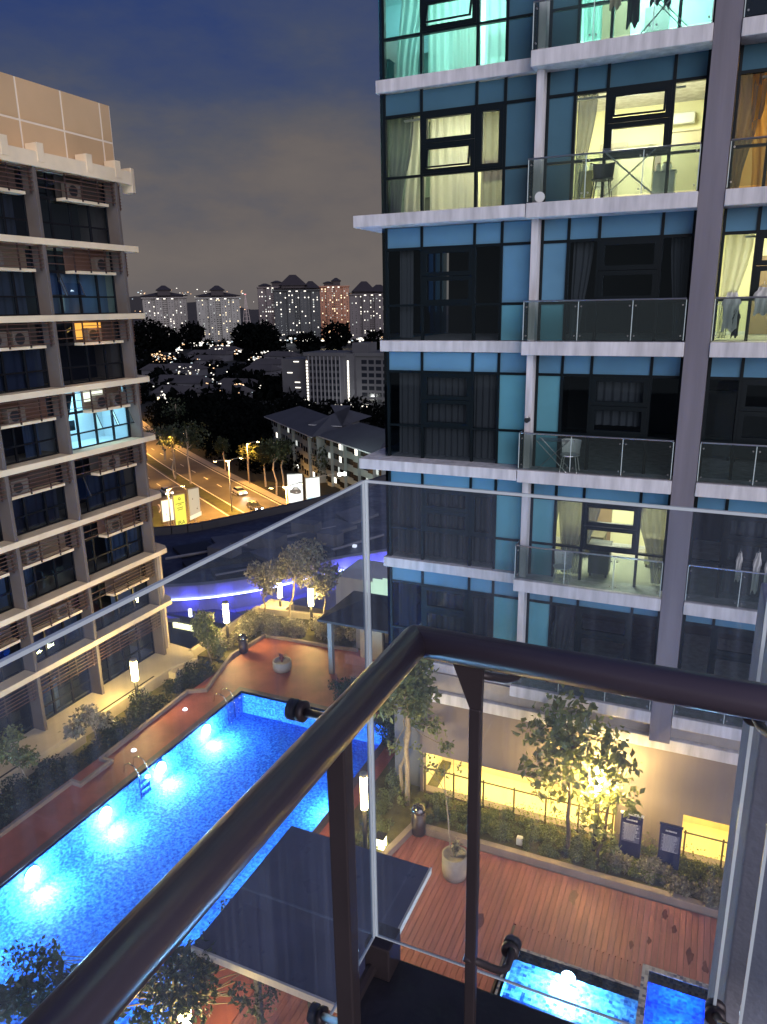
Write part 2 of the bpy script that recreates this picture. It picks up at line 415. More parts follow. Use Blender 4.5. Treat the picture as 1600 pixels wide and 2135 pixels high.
# vehicles ---------------------------------------------------------------
def car(a, b, col, label, rev=False, name='car'):
    p = RP(a, b); t = thing(name, (p[0], p[1], GZ+.01), label, 'car')
    cm = mat('car_paint_'+label.split()[0], col, .25, .2); gm = mat('car_glass', (.02, .025, .03), .08); ty = mat('tyre', (.02, .02, .02), .9)
    d = dr*(-1 if not rev else 1); s = np.cross(d, (0, 0, 1))
    def Q(l, w, z): q = np.array(p)+d*l+s*w; return (q[0], q[1], GZ+.01+z)
    def hexa(mb, l0, l1, w, z0, z1, tl0, tl1, tw):
        A = [Q(l0, -w, z0), Q(l1, -w, z0), Q(l1, w, z0), Q(l0, w, z0), Q(tl0, -tw, z1), Q(tl1, -tw, z1), Q(tl1, tw, z1), Q(tl0, tw, z1)]
        mb.arr(A, [(3,2,1,0),(4,5,6,7),(0,1,5,4),(1,2,6,5),(2,3,7,6),(3,0,4,7)])
    m_ = MB(); hexa(m_, -2.1, 2.15, .88, .28, .62, -2.15, 2.2, .9); hexa(m_, -2.15, 2.2, .9, .62, .92, -2.0, 1.95, .84); m_.build('body', cm, t, bevel=.06)
    m_ = MB(); hexa(m_, -1.75, 1.0, .80, .93, 1.38, -1.25, .25, .62); m_.build('cabin_glass', gm, t)
    m_ = MB(); hexa(m_, -1.25, .25, .62, 1.385, 1.45, -1.15, .15, .58); m_.build('roof', cm, t)
    for l in (-1.35, 1.35):
        for w in (-.82, .82):
            c = Q(l, w, .32); c2 = Q(l, w+(.1 if w > 0 else -.1), .32)
            wh = MB().tube([Q(l, w-.08, .32), Q(l, w+.08, .32)], .32, 14).build('wheel', ty, t)
    for w in (-.62, .62):
        m_ = MB(); hexa(m_, 2.1, 2.22, .16, .55, .72, 2.1, 2.2, .16)
        m_ = MB(); A = [Q(2.21, w-.18, .52), Q(2.21, w+.18, .52), Q(2.23, w+.16, .70), Q(2.23, w-.16, .70)]
        m_.q(A); m_.build('headlight', emis('headlight', (1, .95, .8), 25), t)
        m_ = MB(); m_.q([Q(-2.16, w-.18, .55), Q(-2.16, w+.18, .55), Q(-2.16, w+.18, .75), Q(-2.16, w-.18, .75)]); m_.build('tail_light', emis('tail_light', (1, .05, .02), 6), t)
    lamp('beam', 'SPOT', Q(2.4, 0, .7), 1200, (1, .93, .75), t, .1, rot=tuple(d+np.array([0, 0, -.12])), spot=70)
pc = AZ(500, 1030, GZ); ac = float(np.dot(pc-gA, dr)); bc = float(np.dot(pc-gA, nr))
car(ac, bc, (.7, .68, .62), 'white hatchback driving with headlights on along the far carriageway')
pc = AZ(532, 1062, GZ); car(float(np.dot(pc-gA, dr)), float(np.dot(pc-gA, nr)), (.05, .045, .04), 'dark saloon car with headlights on just behind the mall roof edge')
pc = AZ(348, 1030, GZ); car(float(np.dot(pc-gA, dr)), float(np.dot(pc-gA, nr)), (.4, .4, .4), 'grey parked car behind the advertising banners')

# advertising panels --------------------------------------------------------
def text_mesh(txt, size, M, name, parent, origin, xdir, zdir=(0, 0, 1)):
    c = bpy.data.curves.new(name, 'FONT'); c.body = txt; c.size = size; c.align_x = 'CENTER'
    o = bpy.data.objects.new(name+'_tmp', c); me = bpy.data.meshes.new_from_object(o); bpy.data.objects.remove(o)
    X = Vector(xdir).normalized(); Z = Vector(zdir).normalized(); O = Vector(origin)
    V = [O+X*v.co.x+Z*v.co.y for v in me.vertices]; F_ = [tuple(p.vertices) for p in me.polygons]
    m_ = MB(); m_.arr(V, F_); return m_.build(name, M, parent)
def board(pxl, pxr, ytop, ybot, depth, M, label, legs=True, name='advertising_board', thick=.5):
    """upright panel: left/right edge pixels at the ground distance 'depth' along y"""
    tl, bl = AY(pxl[0], ytop[0], depth[0]), AY(pxl[1], ybot[0], depth[0])
    tr, br = AY(pxr[0], ytop[1], depth[1]), AY(pxr[1], ybot[1], depth[1])
    x0, y0 = (tl[0]+bl[0])/2, depth[0]; x1, y1 = (tr[0]+br[0])/2, depth[1]
    zt, zb = (tl[2]+tr[2])/2, (bl[2]+br[2])/2
    X = np.array([x1-x0, y1-y0, 0]); L = np.linalg.norm(X); X /= L; N = np.cross(X, (0, 0, 1))
    if N[1] > 0: N = -N
    t = thing(name, ((x0+x1)/2, (y0+y1)/2, GZ), label, 'billboard')
    def P(a, z, n=0): return tuple(np.array([x0, y0, 0])+X*a*L+N*n+np.array([0, 0, z]))
    m_ = MB(); m_.arr([P(0, zb, -.05), P(1, zb, -.05), P(1, zb, -thick), P(0, zb, -thick), P(0, zt, -.05), P(1, zt, -.05), P(1, zt, -thick), P(0, zt, -thick)],
        [(0,1,2,3),(7,6,5,4),(0,4,5,1),(1,5,6,2),(2,6,7,3),(3,7,4,0)]); m_.build('frame', poleM, t)
    m_ = MB(); m_.q([P(.02, zb+.1, .0), P(.98, zb+.1, .0), P(.98, zt-.1, .0), P(.02, zt-.1, .0)]); m_.build('poster', M, t)
    if legs and zb > GZ+.5:
        MB().tube([P(.5, GZ, -.3), P(.5, zb, -.3)], .22, 10).build('post', poleM, t)
    return t, P, X, N, L, zb, zt
whiteS = emis('lit_poster_white', (.95, 1., .96), 1.1)
yellowS = emis('lit_poster_yellow', (.85, .82, .10), .95)
beigeS = emis('lit_poster_beige', (.62, .52, .36), .8)
inkM = mat('poster_ink', (.02, .02, .02), .6); greyInk = mat('poster_ink_grey', (.06, .055, .055), .6)
inkO = mat('poster_ink_olive', (.05, .05, .01), .6); blueInk = emis('poster_ink_blue', (.18, .32, .55), 1.0)
# car poster board
t, P, X, N, L, zb, zt = board((598, 602), (632, 632), (986, 991), (1046, 1051), (116, 117.5), whiteS, 'tall lit white billboard with a grey car printed on it')
h = zt-zb
def inkpoly(pts, M, name='print', n=.02, tt=None, PP=None, hh=None, z0=None):
    m_ = MB(); m_.q([(PP or P)(a, (z0 if z0 is not None else zb)+b*(hh or h), n) for a, b in pts]); return m_.build(name, M, tt or t)
inkpoly([(.14, .36), (.55, .30), (.86, .33), (.88, .41), (.80, .46), (.66, .54), (.40, .55), (.28, .47), (.13, .45)], greyInk)
inkpoly([(.36, .47), (.44, .525), (.62, .52), (.72, .465)], mat('poster_window', (.35, .35, .36), .4), n=.03)
inkpoly([(.52, .34), (.62, .335), (.62, .385), (.52, .39)], mat('poster_window', (.35, .35, .36), .4), n=.03)
t, P, X, N, L, zb, zt = board((636, 641), (668, 668), (992, 999), (1049, 1053), (117.5, 119.5), whiteS, 'lit white billboard with pale blue foot and two lamp arms, beside the car poster')
h = zt-zb
inkpoly([(.03, .12), (.03, .3), (.97, .22), (.97, .10)], mat('poster_pale_blue', (.3, .5, .6), .5, emit=(.35, .6, .75), es=.7), n=.02)
inkpoly([(.3, .0), (.3, .15), (.97, .10), (.97, .0)], blueInk, n=.03)
for k in (.6, .95):
    a0 = np.array(P(k, zt)); a1 = a0+X*5.5*.8+N*2.2+np.array([0, 0, .8])
    br_ = MB().tube([tuple(a0), tuple(a1)], .05, 6).build('lamp_arm', poleM, t)
    MB().box(a1[0]-.25, a1[0]+.25, a1[1]-.2, a1[1]+.2, a1[2]-.5, a1[2]+.05).build('flood_lamp', emis('flood_lens', (.9, 1, .95), 12), br_)
lamp('billboard_glow', 'AREA', (-69, 113, -33), 260, (.86, 1., .93), t, 6, rot=(.0, 1, .1))
lamp('board_flood', 'POINT', (-66, 122, -26), 2600, (.80, 1., .92), t, 1.0)
# banners at the junction
t, P, X, N, L, zb, zt = board((335, 342), (360, 364), (1047, 1036), (1092, 1082), (100, 102), emis('lit_banner_white', (1, 1., .72), 1.2), 'bright white banner sign, leftmost of the three at the road junction')
h = zt-zb
inkpoly([(.3, .30), (.38, .42), (.36, .30)], inkM); inkpoly([(.55, .22), (.62, .27), (.6, .22)], inkM)
t, P, X, N, L, zb, zt = board((362, 367), (386, 390), (1036, 1026), (1098, 1092), (100, 102), yellowS, 'yellow banner sign with emblem and black lettering, middle of the three')
h = zt-zb
ang = [2*math.pi*k/12 for k in range(12)]
inkpoly([(.5+.11*math.cos(a), .86+.045*math.sin(a)) for a in ang], inkO); inkpoly([(.5+.06*math.cos(a), .865+.025*math.sin(a)) for a in ang], yellowS, n=.03)
for zz, w in ((.70, .36), (.65, .14), (.56, .26), (.5, .22)): inkpoly([(.5-w, zz), (.5+w, zz+.012), (.5+w, zz+.03), (.5-w, zz+.018)], inkO)
text_mesh('IRA', h*.17, inkM, 'lettering', t, np.array(P(.5, zb+h*.04, .03)), X)
t, P, X, N, L, zb, zt = board((392, 397), (416, 418), (1022, 1014), (1077, 1072), (102, 104), beigeS, 'dim beige banner sign with faded print, rightmost of the three')
h = zt-zb
inkpoly([(.3, .6), (.34, .66), (.40, .6)], greyInk); inkpoly([(.62, .22), (.76, .33), (.70, .26), (.82, .2), (.70, .23)], greyInk)
q0, q1 = AY(397, 1085, 101), AY(421, 1074, 101)
tg = thing('direction_sign', (q0[0], q0[1], GZ), 'long white street name board in front of the beige banner', 'sign')
m_ = MB(); m_.arr([tuple(q0), tuple(q1), tuple(q1+np.array([0, 0, .75])), tuple(q0+np.array([0, 0, .75]))], [(0, 1, 2, 3)]); m_.build('board', emis('street_name_white', (1, .9, .6), .9), tg)
MB().tube([((q0[0]+q1[0])/2, 101.1, GZ-3), ((q0[0]+q1[0])/2, 101.1, q0[2])], .06, 6).build('post', poleM, tg)
lamp('banner_light', 'POINT', (-91, 97, -35), 120, (1, .95, .55), None, .5)

# ------------------------------------------------------------------ far trees
def far_tree(i, x, y, H, rc, M=None, z=GZ):
    R = random.Random(i); t = bpy.data.objects.new('roadside_tree', None); COL.objects.link(t); t.location = (x, y, z); reg(t, (x, y, z))
    bl = [(x+R.uniform(-.5, .5)*rc, y+R.uniform(-.5, .5)*rc, z+H-rc*R.uniform(.5, 1.3), rc*R.uniform(.45, .75)) for _ in range(7)]
    m_ = MB(); limb(m_, (x, y, z), (x, y, z+H-rc*.5), .22, .1, seed=i)
    for b in bl[:4]: limb(m_, (x, y, z+H*.55), b[:3], .1, .04, n=4, seed=i+3)
    m_.build('trunk', barkP, t)
    m_ = MB(); leaves(m_, bl, 620, .62, seed=i, hollow=.1); m_.build('crown', M or leafM, t)
    return t
GR = 'trees along the road'
spots = [(366, 1000, 13, 4.2, leafD, 'dark round tree standing left of the road behind the banners'),
         (398, 1010, 15, 5, leafD, 'large dark tree at the near side of the road, right of the banners'),
         (345, 960, 11, 4, leafD, 'thin-trunked tree beside the left building by the road bend'),
         (372, 905, 12, 5, leafD, 'dark tree where the road disappears behind the left building'),
         (470, 985, 9, 2.6, leafR, 'slim roadside tree on the far verge, leftmost of its row'),
         (520, 1005, 10, 3.0, leafR, 'sodium-lit roadside tree on the far verge above the dark car'),
         (555, 1015, 10, 2.8, leafR, 'slim far-verge tree next to the tall green-lit tree'),
         (577, 1032, 13, 3.6, leafR, 'tall green-lit tree left of the car billboard'),
         (592, 1022, 12, 3.0, leafR, 'second green-lit tree close to the car billboard'),
         (700, 1005, 10, 4.2, leafD, 'leafy tree right of the two white billboards'),
         (745, 1000, 9, 4.5, leafD, 'bushy tree in front of the low apartment block'),
         (785, 1010, 9, 4.0, leafD, 'bushy tree at the foot of the right building, by the apartment block')]
for i, (px, py, H, rc, M, lb) in enumerate(spots):
    g = AZ(px, py, GZ); tag(far_tree(300+i, g[0], g[1], H, rc, M), lb, 'tree', GR)

# dark wood between road and town: one mass nobody could count
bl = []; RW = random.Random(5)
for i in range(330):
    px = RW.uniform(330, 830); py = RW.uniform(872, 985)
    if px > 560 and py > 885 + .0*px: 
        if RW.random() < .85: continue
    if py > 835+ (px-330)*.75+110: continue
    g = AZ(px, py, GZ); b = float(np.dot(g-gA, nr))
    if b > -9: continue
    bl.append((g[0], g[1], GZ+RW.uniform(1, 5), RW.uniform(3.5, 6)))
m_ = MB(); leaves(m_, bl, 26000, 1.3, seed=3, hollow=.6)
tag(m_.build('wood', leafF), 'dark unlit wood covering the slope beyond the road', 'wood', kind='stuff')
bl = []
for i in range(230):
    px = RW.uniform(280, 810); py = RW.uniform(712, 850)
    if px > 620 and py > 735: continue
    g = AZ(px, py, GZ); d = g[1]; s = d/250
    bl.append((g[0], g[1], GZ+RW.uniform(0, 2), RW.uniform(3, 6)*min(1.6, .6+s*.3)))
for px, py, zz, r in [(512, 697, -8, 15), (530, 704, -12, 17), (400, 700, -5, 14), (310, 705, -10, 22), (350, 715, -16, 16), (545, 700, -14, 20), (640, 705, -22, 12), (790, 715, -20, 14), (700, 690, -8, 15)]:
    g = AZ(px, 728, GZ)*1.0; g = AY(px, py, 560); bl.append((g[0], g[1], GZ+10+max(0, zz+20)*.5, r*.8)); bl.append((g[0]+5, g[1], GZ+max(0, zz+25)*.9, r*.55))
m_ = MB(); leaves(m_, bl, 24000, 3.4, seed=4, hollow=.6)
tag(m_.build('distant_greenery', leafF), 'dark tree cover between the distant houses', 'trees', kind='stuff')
# hills on the horizon
m_ = MB(); RH = random.Random(9)
for row, (dist, hh) in enumerate(((1900, 62), (2900, 95))):
    prev = None
    for k in range(60):
        az = math.radians(-75+k*1.5); r1 = dist
        z = GZ+hh*(.35+.35*math.sin(k*.31+row)+.2*math.sin(k*.83+row*2)+.1*RH.random())
        cur = ((math.sin(az)*r1, math.cos(az)*r1, GZ-5), (math.sin(az)*(r1+200), math.cos(az)*(r1+200), z))
        if prev: m_.q([prev[0], cur[0], cur[1], prev[1]])
        prev = cur
m_.build('hills', mat('hill_forest', (.045, .040, .040), .95), kind='structure')

# ------------------------------------------------------------------ distant residential towers
litW = emis('lit_window_white', (1., .93, .80), 2.0); litY = emis('lit_window_warm', (1., .82, .52), 1.9); litB = emis('lit_window_soft', (.8, .85, .8), .7)
darkW = mat('unlit_window', (.012, .012, .014), .2); tileR = mat('roof_tile_dark', (.035, .028, .032), .8)
def tower(px0, px1, ytop, Y, wallc, label, roofs, storeys=20, wide=.5, seed=0, ground=GZ):
    R = random.Random(seed); a = AY(px0, ytop, Y); b = AY(px1, ytop, Y); zt = (a[2]+b[2])/2
    w = math.hypot(b[0]-a[0], b[1]-a[1]); c = (a+b)/2
    az = math.atan2(-c[0], c[1]); X = np.array([math.cos(az), math.sin(az), 0]); N = np.array([math.sin(az), -math.cos(az), 0])
    w = (abs(b[0]-a[0]))*math.cos(az)*1.0; dd = w*.8; c = c-N*0
    t = thing('residential_tower', (c[0], c[1], ground), label, 'tower block', 'distant tower blocks with tiled roofs')
    wm = mat('tower_wall_%d' % seed, wallc, .85, var=.15, scale=.05)
    def P(u, n, z): q = np.array([c[0], c[1], 0])+X*u+N*n; return (q[0], q[1], z)
    def bx(m_, u0, u1, n0, n1, z0, z1, m=0):
        m_.arr([P(u0, n0, z0), P(u1, n0, z0), P(u1, n1, z0), P(u0, n1, z0), P(u0, n0, z1), P(u1, n0, z1), P(u1, n1, z1), P(u0, n1, z1)],
               [(0,1,2,3),(7,6,5,4),(4,5,1,0),(5,6,2,1),(6,7,3,2),(7,4,0,3)], m)
    h = w/2; m_ = MB(); bx(m_, -h, h, -dd, 0, ground, zt)
    prj = [(-h*.98, -h*.60, 2.0), (-h*.42, -h*.12, 3.4), (h*.12, h*.42, 3.4), (h*.60, h*.98, 2.0)]
    for u0, u1, n in prj: bx(m_, u0, u1, 0, n, ground, zt-1.5)
    m_.build('wall', wm, t)
    m_ = MB(); sh = (zt-ground)/storeys                       # balcony bands and cornice
    for k in range(1, storeys, 1):
        for u0, u1, n in ((prj[1][1], prj[2][0], 1.6),): bx(m_, u0, u1, .2, n, ground+k*sh-.3, ground+k*sh+.5)
    bx(m_, -h-1, h+1, -dd-1, 4.4, zt-1.2, zt)
    m_.build('balcony_band', wm, t)
    L_, D_ = MB(), MB(); C_ = MB()
    for k in range(storeys-1):
        z0 = ground+k*sh+1.0
        cols = []
        for u0, u1, n in prj: cols += [(u0+(u1-u0)*.28, n), (u0+(u1-u0)*.72, n)]
        cols += [(-h*.50, 0), (h*.50, 0), (-h*.06, 0), (h*.06, 0)]
        for u, n in cols:
            ww = sh*(.34 if R.random() < .8 else .2); r = R.random()
            if r > .72 and R.random() < .6: continue
            T = L_ if r < .13 else (C_ if r < .21 else D_)
            bx(T, u-ww/2*1.3, u+ww/2*1.3, n, n+.12, z0, z0+sh*.48)
    tag(L_.build('window_lit', litW if seed % 2 else litY, t), kind='stuff'); tag(D_.build('window_dark', darkW, t), kind='stuff'); tag(C_.build('window_dim', litB, t), kind='stuff')
    m_ = MB()
    for (u, ww, z0, z1, n0, n1) in roofs:                        # hipped roofs: centre, half width, base and peak heights (fractions)
        u *= h; ww *= h; zb_, zp = zt+z0*w*.3, zt+z1*w*.3
        bx(m_, u-ww*.8, u+ww*.8, -dd*.85, n1*.5, zt-1, zb_)
        q = [P(u-ww, n1, zb_), P(u+ww, n1, zb_), P(u+ww, -dd, zb_), P(u-ww, -dd, zb_), P(u-ww*.22, -dd*.45, zp), P(u+ww*.22, -dd*.45, zp)]
        m_.arr(q, [(3,2,1,0), (0,1,5,4), (1,2,5), (2,3,4,5), (3,0,4)])
    m_.build('roof', tileR, t)
    m_ = MB()
    for u in (-.3, 0, .35): bx(m_, u*h-1.2, u*h+1.2, 3.45, 3.6, zt-2.2-.0, zt-1.25)
    m_.each('roof_lamp', litW, t)
    return t
tower(297, 390, 620, 745, (.27, .25, .235), 'pale tower block with dark pagoda roof, furthest left of the skyline', [(0, 1.08, .12, .42, 0, 5), (0, .36, .55, .92, 0, 5)], 21, seed=1)
tower(409, 500, 620, 750, (.29, .28, .265), 'pale tower block with dark pagoda roof, second from the left', [(0, 1.08, .12, .42, 0, 5), (0, .36, .55, .92, 0, 5)], 21, seed=2)
tower(537, 600, 598, 900, (.16, .135, .14), 'grey tower block partly behind the darkest tower, with two small roofs', [(-.5, .45, .12, .4, 0, 5), (.3, .4, .45, .7, 0, 5)], 23, seed=3)
tower(571, 668, 604, 780, (.06, .063, .068), 'dark tower block with a steep peaked roof in the middle of the skyline', [(0, 1.05, .08, .42, 0, 5), (-.15, .62, .3, 1.08, 0, 5), (.62, .4, .1, .62, 0, 5)], 22, seed=5)
tower(662, 728, 596, 900, (.36, .19, .13), 'reddish tower block with small turret roofs, right of the dark peaked tower', [(-.3, .35, .3, .5, 0, 5), (.2, .32, .5, .85, 0, 5)], 23, seed=4)
tower(729, 824, 612, 790, (.125, .11, .115), 'grey tower block with peaked roofs touching the edge of the right building', [(-.35, .55, .15, .9, 0, 5), (.3, .5, .12, .65, 0, 5), (0, 1.05, .05, .3, 0, 5)], 22, seed=7)
for g, c_, p_ in (((-352, 640, GZ+16), (1., .55, .3), 26000), ((-430, 690, GZ+10), (.9, .95, 1), 16000), ((-330, 620, GZ+6), (1, .8, .5), 12000)):
    lamp('compound_light', 'POINT', AY(700, 690, 840) if g[0] == -352 else g, p_, c_, None, 2)

# telecom tower on the horizon
g = AY(512, 622, 1500); t = thing('telecom_tower', (g[0], g[1], GZ), 'small lit lattice telecom tower on the horizon', 'tower')
m_ = MB()
for k in range(4):
    a = math.pi/4+k*math.pi/2
    m_.tube([(g[0]+9*math.cos(a), g[1]+9*math.sin(a), GZ), (g[0], g[1], g[2]+8)], .7, 4)
for k in range(5): z = GZ+k*9; r = 9*(1-k/6); m_.box(g[0]-r, g[0]+r, g[1]-.5, g[1]+.5, z, z+1)
m_.build('lattice', mat('telecom_steel', (.25, .22, .22), .6, emit=(.8, .6, .6), es=.10), t)
MB().box(g[0]-1.5, g[0]+1.5, g[1]-1.5, g[1]+1.5, g[2]+8, g[2]+10).build('beacon', emis('beacon_red', (1, .4, .4), 1.2), t)

# distant city lights (stuff)
m_ = MB(); R = random.Random(21)
def speck(m_, p, s, m=0): m_.box(p[0]-s, p[0]+s, p[1]-s, p[1]+s, p[2]-s*.8, p[2]+s*.8, m)
for i in range(200):                                         # horizon
    px = R.uniform(275, 815); py = R.gauss(612, 6) if R.random() < .6 else R.uniform(612, 655)
    p = AY(px, min(py, 668), R.uniform(1300, 1700)); speck(m_, p, R.uniform(.5, 1.25), R.choice((0, 0, 1, 1, 2)))
for i in range(150):                                         # foot of the towers
    px = R.uniform(350, 815); py = R.gauss(708, 4)
    if px < 500: py += 10
    p = AY(px, py, R.uniform(600, 640)); speck(m_, p, R.uniform(.3, .95), R.choice((0, 0, 0, 1, 2)))
for cx_, cy_, n, sx_, sy_, mm in [(330, 742, 26, 12, 6, 1), (355, 748, 18, 14, 8, 1), (375, 728, 14, 8, 4, 0), (452, 724, 26, 14, 4, 0), (500, 733, 10, 8, 4, 0), (418, 746, 8, 5, 3, 0),
    (480, 812, 20, 16, 4, 1), (497, 805, 18, 10, 5, 1), (450, 797, 10, 14, 8, 0), (534, 746, 16, 10, 4, 0), (552, 735, 10, 8, 4, 0), (395, 770, 12, 22, 9, 0), (440, 775, 10, 25, 14, 0),
    (560, 690, 12, 8, 6, 1), (690, 690, 26, 14, 8, 1), (545, 700, 12, 10, 5, 0), (385, 785, 8, 20, 12, 2), (340, 810, 8, 14, 10, 0), (620, 735, 10, 40, 10, 0), (520, 800, 8, 30, 20, 0), (345, 830, 8, 10, 6, 0), (600, 840, 6, 60, 8, 0)]:
    for k in range(n):
        px, py = R.gauss(cx_, sx_*.7), max(690, R.gauss(cy_, sy_*.7)); g = AZ(px, py+6, GZ); d = np.linalg.norm(g)
        p = ray(px, py); p = p/p[1]*g[1]*.9; speck(m_, p, d*R.uniform(.00025, .00075), mm if R.random() < .7 else R.choice((0, 1, 2)))
tag(m_.build('city_lights', [emis('speck_white', (1, .93, .82), 1.8), emis('speck_warm', (1, .60, .32), 1.7), emis('speck_cool', (.75, .9, 1), .8)]), 'scattered lamps and lit windows of the distant city', 'city lights', kind='stuff')

# houses in the middle distance
RHs = random.Random(31); hw = mat('house_wall', (.10, .10, .12), .9, var=.2, scale=.1); hr = mat('house_roof', (.055, .05, .055), .85, var=.2, scale=.1)
HL = ['long pale-roofed hall among the dark houses', 'low house under the pink-lit courtyard', 'gabled house left of the lit car park', 'gabled house nearest the left building edge', 'dark villa in the centre of the valley',
      'house with a broad roof beside the office block', 'small house at the foot of the far towers', 'house just above the wood, left side', 'house just above the wood, middle', 'flat warehouse roof left of the red-lit yard',
      'terrace below the second pale tower', 'terrace roof right of the black tree mass']
for i, (px, py, w, d, h) in enumerate([(385, 782, 26, 11, 4), (500, 818, 20, 9, 3.5), (432, 765, 18, 10, 5), (335, 788, 18, 10, 5), (548, 790, 18, 11, 5), (590, 760, 22, 12, 6), (470, 742, 26, 12, 5), (370, 838, 18, 9, 4), (470, 836, 22, 9, 4), (380, 812, 30, 13, 4), (440, 752, 34, 10, 5), (565, 775, 20, 10, 5)]):
    g = AZ(px, py, GZ); t = thing('house', (g[0], g[1], GZ), HL[i], 'house', 'houses in the dark valley')
    MB().box(g[0]-w/2, g[0]+w/2, g[1]-d/2, g[1]+d/2, GZ, GZ+h).build('wall', hw, t)
    m_ = MB(); x0, x1, y0, y1 = g[0]-w/2-1, g[0]+w/2+1, g[1]-d/2-1, g[1]+d/2+1
    m_.arr([(x0, y0, GZ+h), (x1, y0, GZ+h), (x1, y1, GZ+h), (x0, y1, GZ+h), (x0+d*.3, g[1], GZ+h+3), (x1-d*.3, g[1], GZ+h+3)], [(3,2,1,0), (0,1,5,4), (1,2,5), (2,3,4,5), (3,0,4)]); m_.build('roof', hr, t)
    for k in range(3):
        x = g[0]-w/3+k*w/3; MB().box(x-.6, x+.6, g[1]-d/2-.06, g[1]-d/2, GZ+1.2, GZ+2.4).build('window', litY if RHs.random() < .4 else darkW, t)

# ------------------------------------------------------------------ office block
a, b = AY(637, 742, 262), AY(716, 742, 262); zt = a[2]
t = thing('office_block', ((a[0]+b[0])/2, 268, GZ), 'dark grid-fronted office block with lit stair strips beyond the wood', 'office building')
ow = mat('office_concrete', (.075, .075, .085), .8, var=.12, scale=.2); od = mat('office_glass', (.012, .014, .02), .15)
x0, x1, x2 = a[0], b[0], AY(826, 742, 262)[0]
MB().box(x0, x1, 262, 276, GZ, zt).box(x1+4, x2, 265, 280, GZ, zt).box(x1, x1+4, 263, 276, GZ, zt+1).build('wall', ow, t)
MB().box(x0-.6, x1+.6, 261.3, 277, zt, zt+1.4).box(x1+3, x2+1, 264.2, 281, zt, zt+1.4).box(x1+2, x1+9, 266, 274, zt+1.4, zt+5).build('roof', ow, t)
for k in range(7):
    z0 = GZ+1+k*(zt-GZ-1.5)/7; zh = (zt-GZ-1.5)/7*.62
    for j in range(8):
        u0 = x0+1.5+(x1-x0-3)*j/8; MB().box(u0+.25, u0+(x1-x0-3)/8-.25, 261.9, 262, z0, z0+zh).build('window', od, t)
    for j in range(5):
        u0 = x1+6+(x2-x1-7)*j/5; MB().box(u0+.4, u0+(x2-x1-7)/5-.4, 264.9, 265, z0, z0+zh).build('window', od, t)
m_ = MB()
for j in range(9): u0 = x0+1.5+(x1-x0-3)*j/8; m_.box(u0-.12, u0+.12, 261.3, 261.95, GZ, zt)
m_.each('fin', mat('office_fin', (.16, .16, .18), .7), t)
m_ = MB()
for k in range(13):
    z0 = GZ+1.5+k*(zt-GZ-3)/13; m_.box(x0+.2, x0+.9, 261.85, 262.0, z0, z0+.85)
    m_.box(x1+1.2, x1+1.8, 262.8, 263.0, z0, z0+1.1)
m_.each('stair_window', litW, t)
m_ = MB()
for px, py in ((618, 754), (605, 777), (621, 797), (622, 808)):
    g = AY(px, py, 266); m_.box(g[0]-1.2, g[0]+1.2, 265.8, 266, g[2]-.18, g[2]+.18)
t2 = thing('annex_block', (AY(605, 800, 268)[0], 268, GZ), 'dim annex with four short bright strips left of the office block', 'office building')
g = AY(587, 748, 266); MB().box(g[0], x0-1.5, 266, 280, GZ, g[2]).build('wall', ow, t2); m_.each('strip_light', litW, t2)
m_ = MB()
for px in (702, 708, 715, 724, 732, 757, 763): g = AY(px, 846+R.uniform(-3, 3), 255); m_.box(g[0]-.9, g[0]+.9, 254.9, 255.4, g[2]-.8, g[2]+.7)
tag(m_.build('entrance_lights', litW), 'bright entrance lights along the foot of the office block', 'lights')
lamp('entrance_glow', 'POINT', AY(720, 845, 252), 2600, (.95, 1, .95), None, 1)

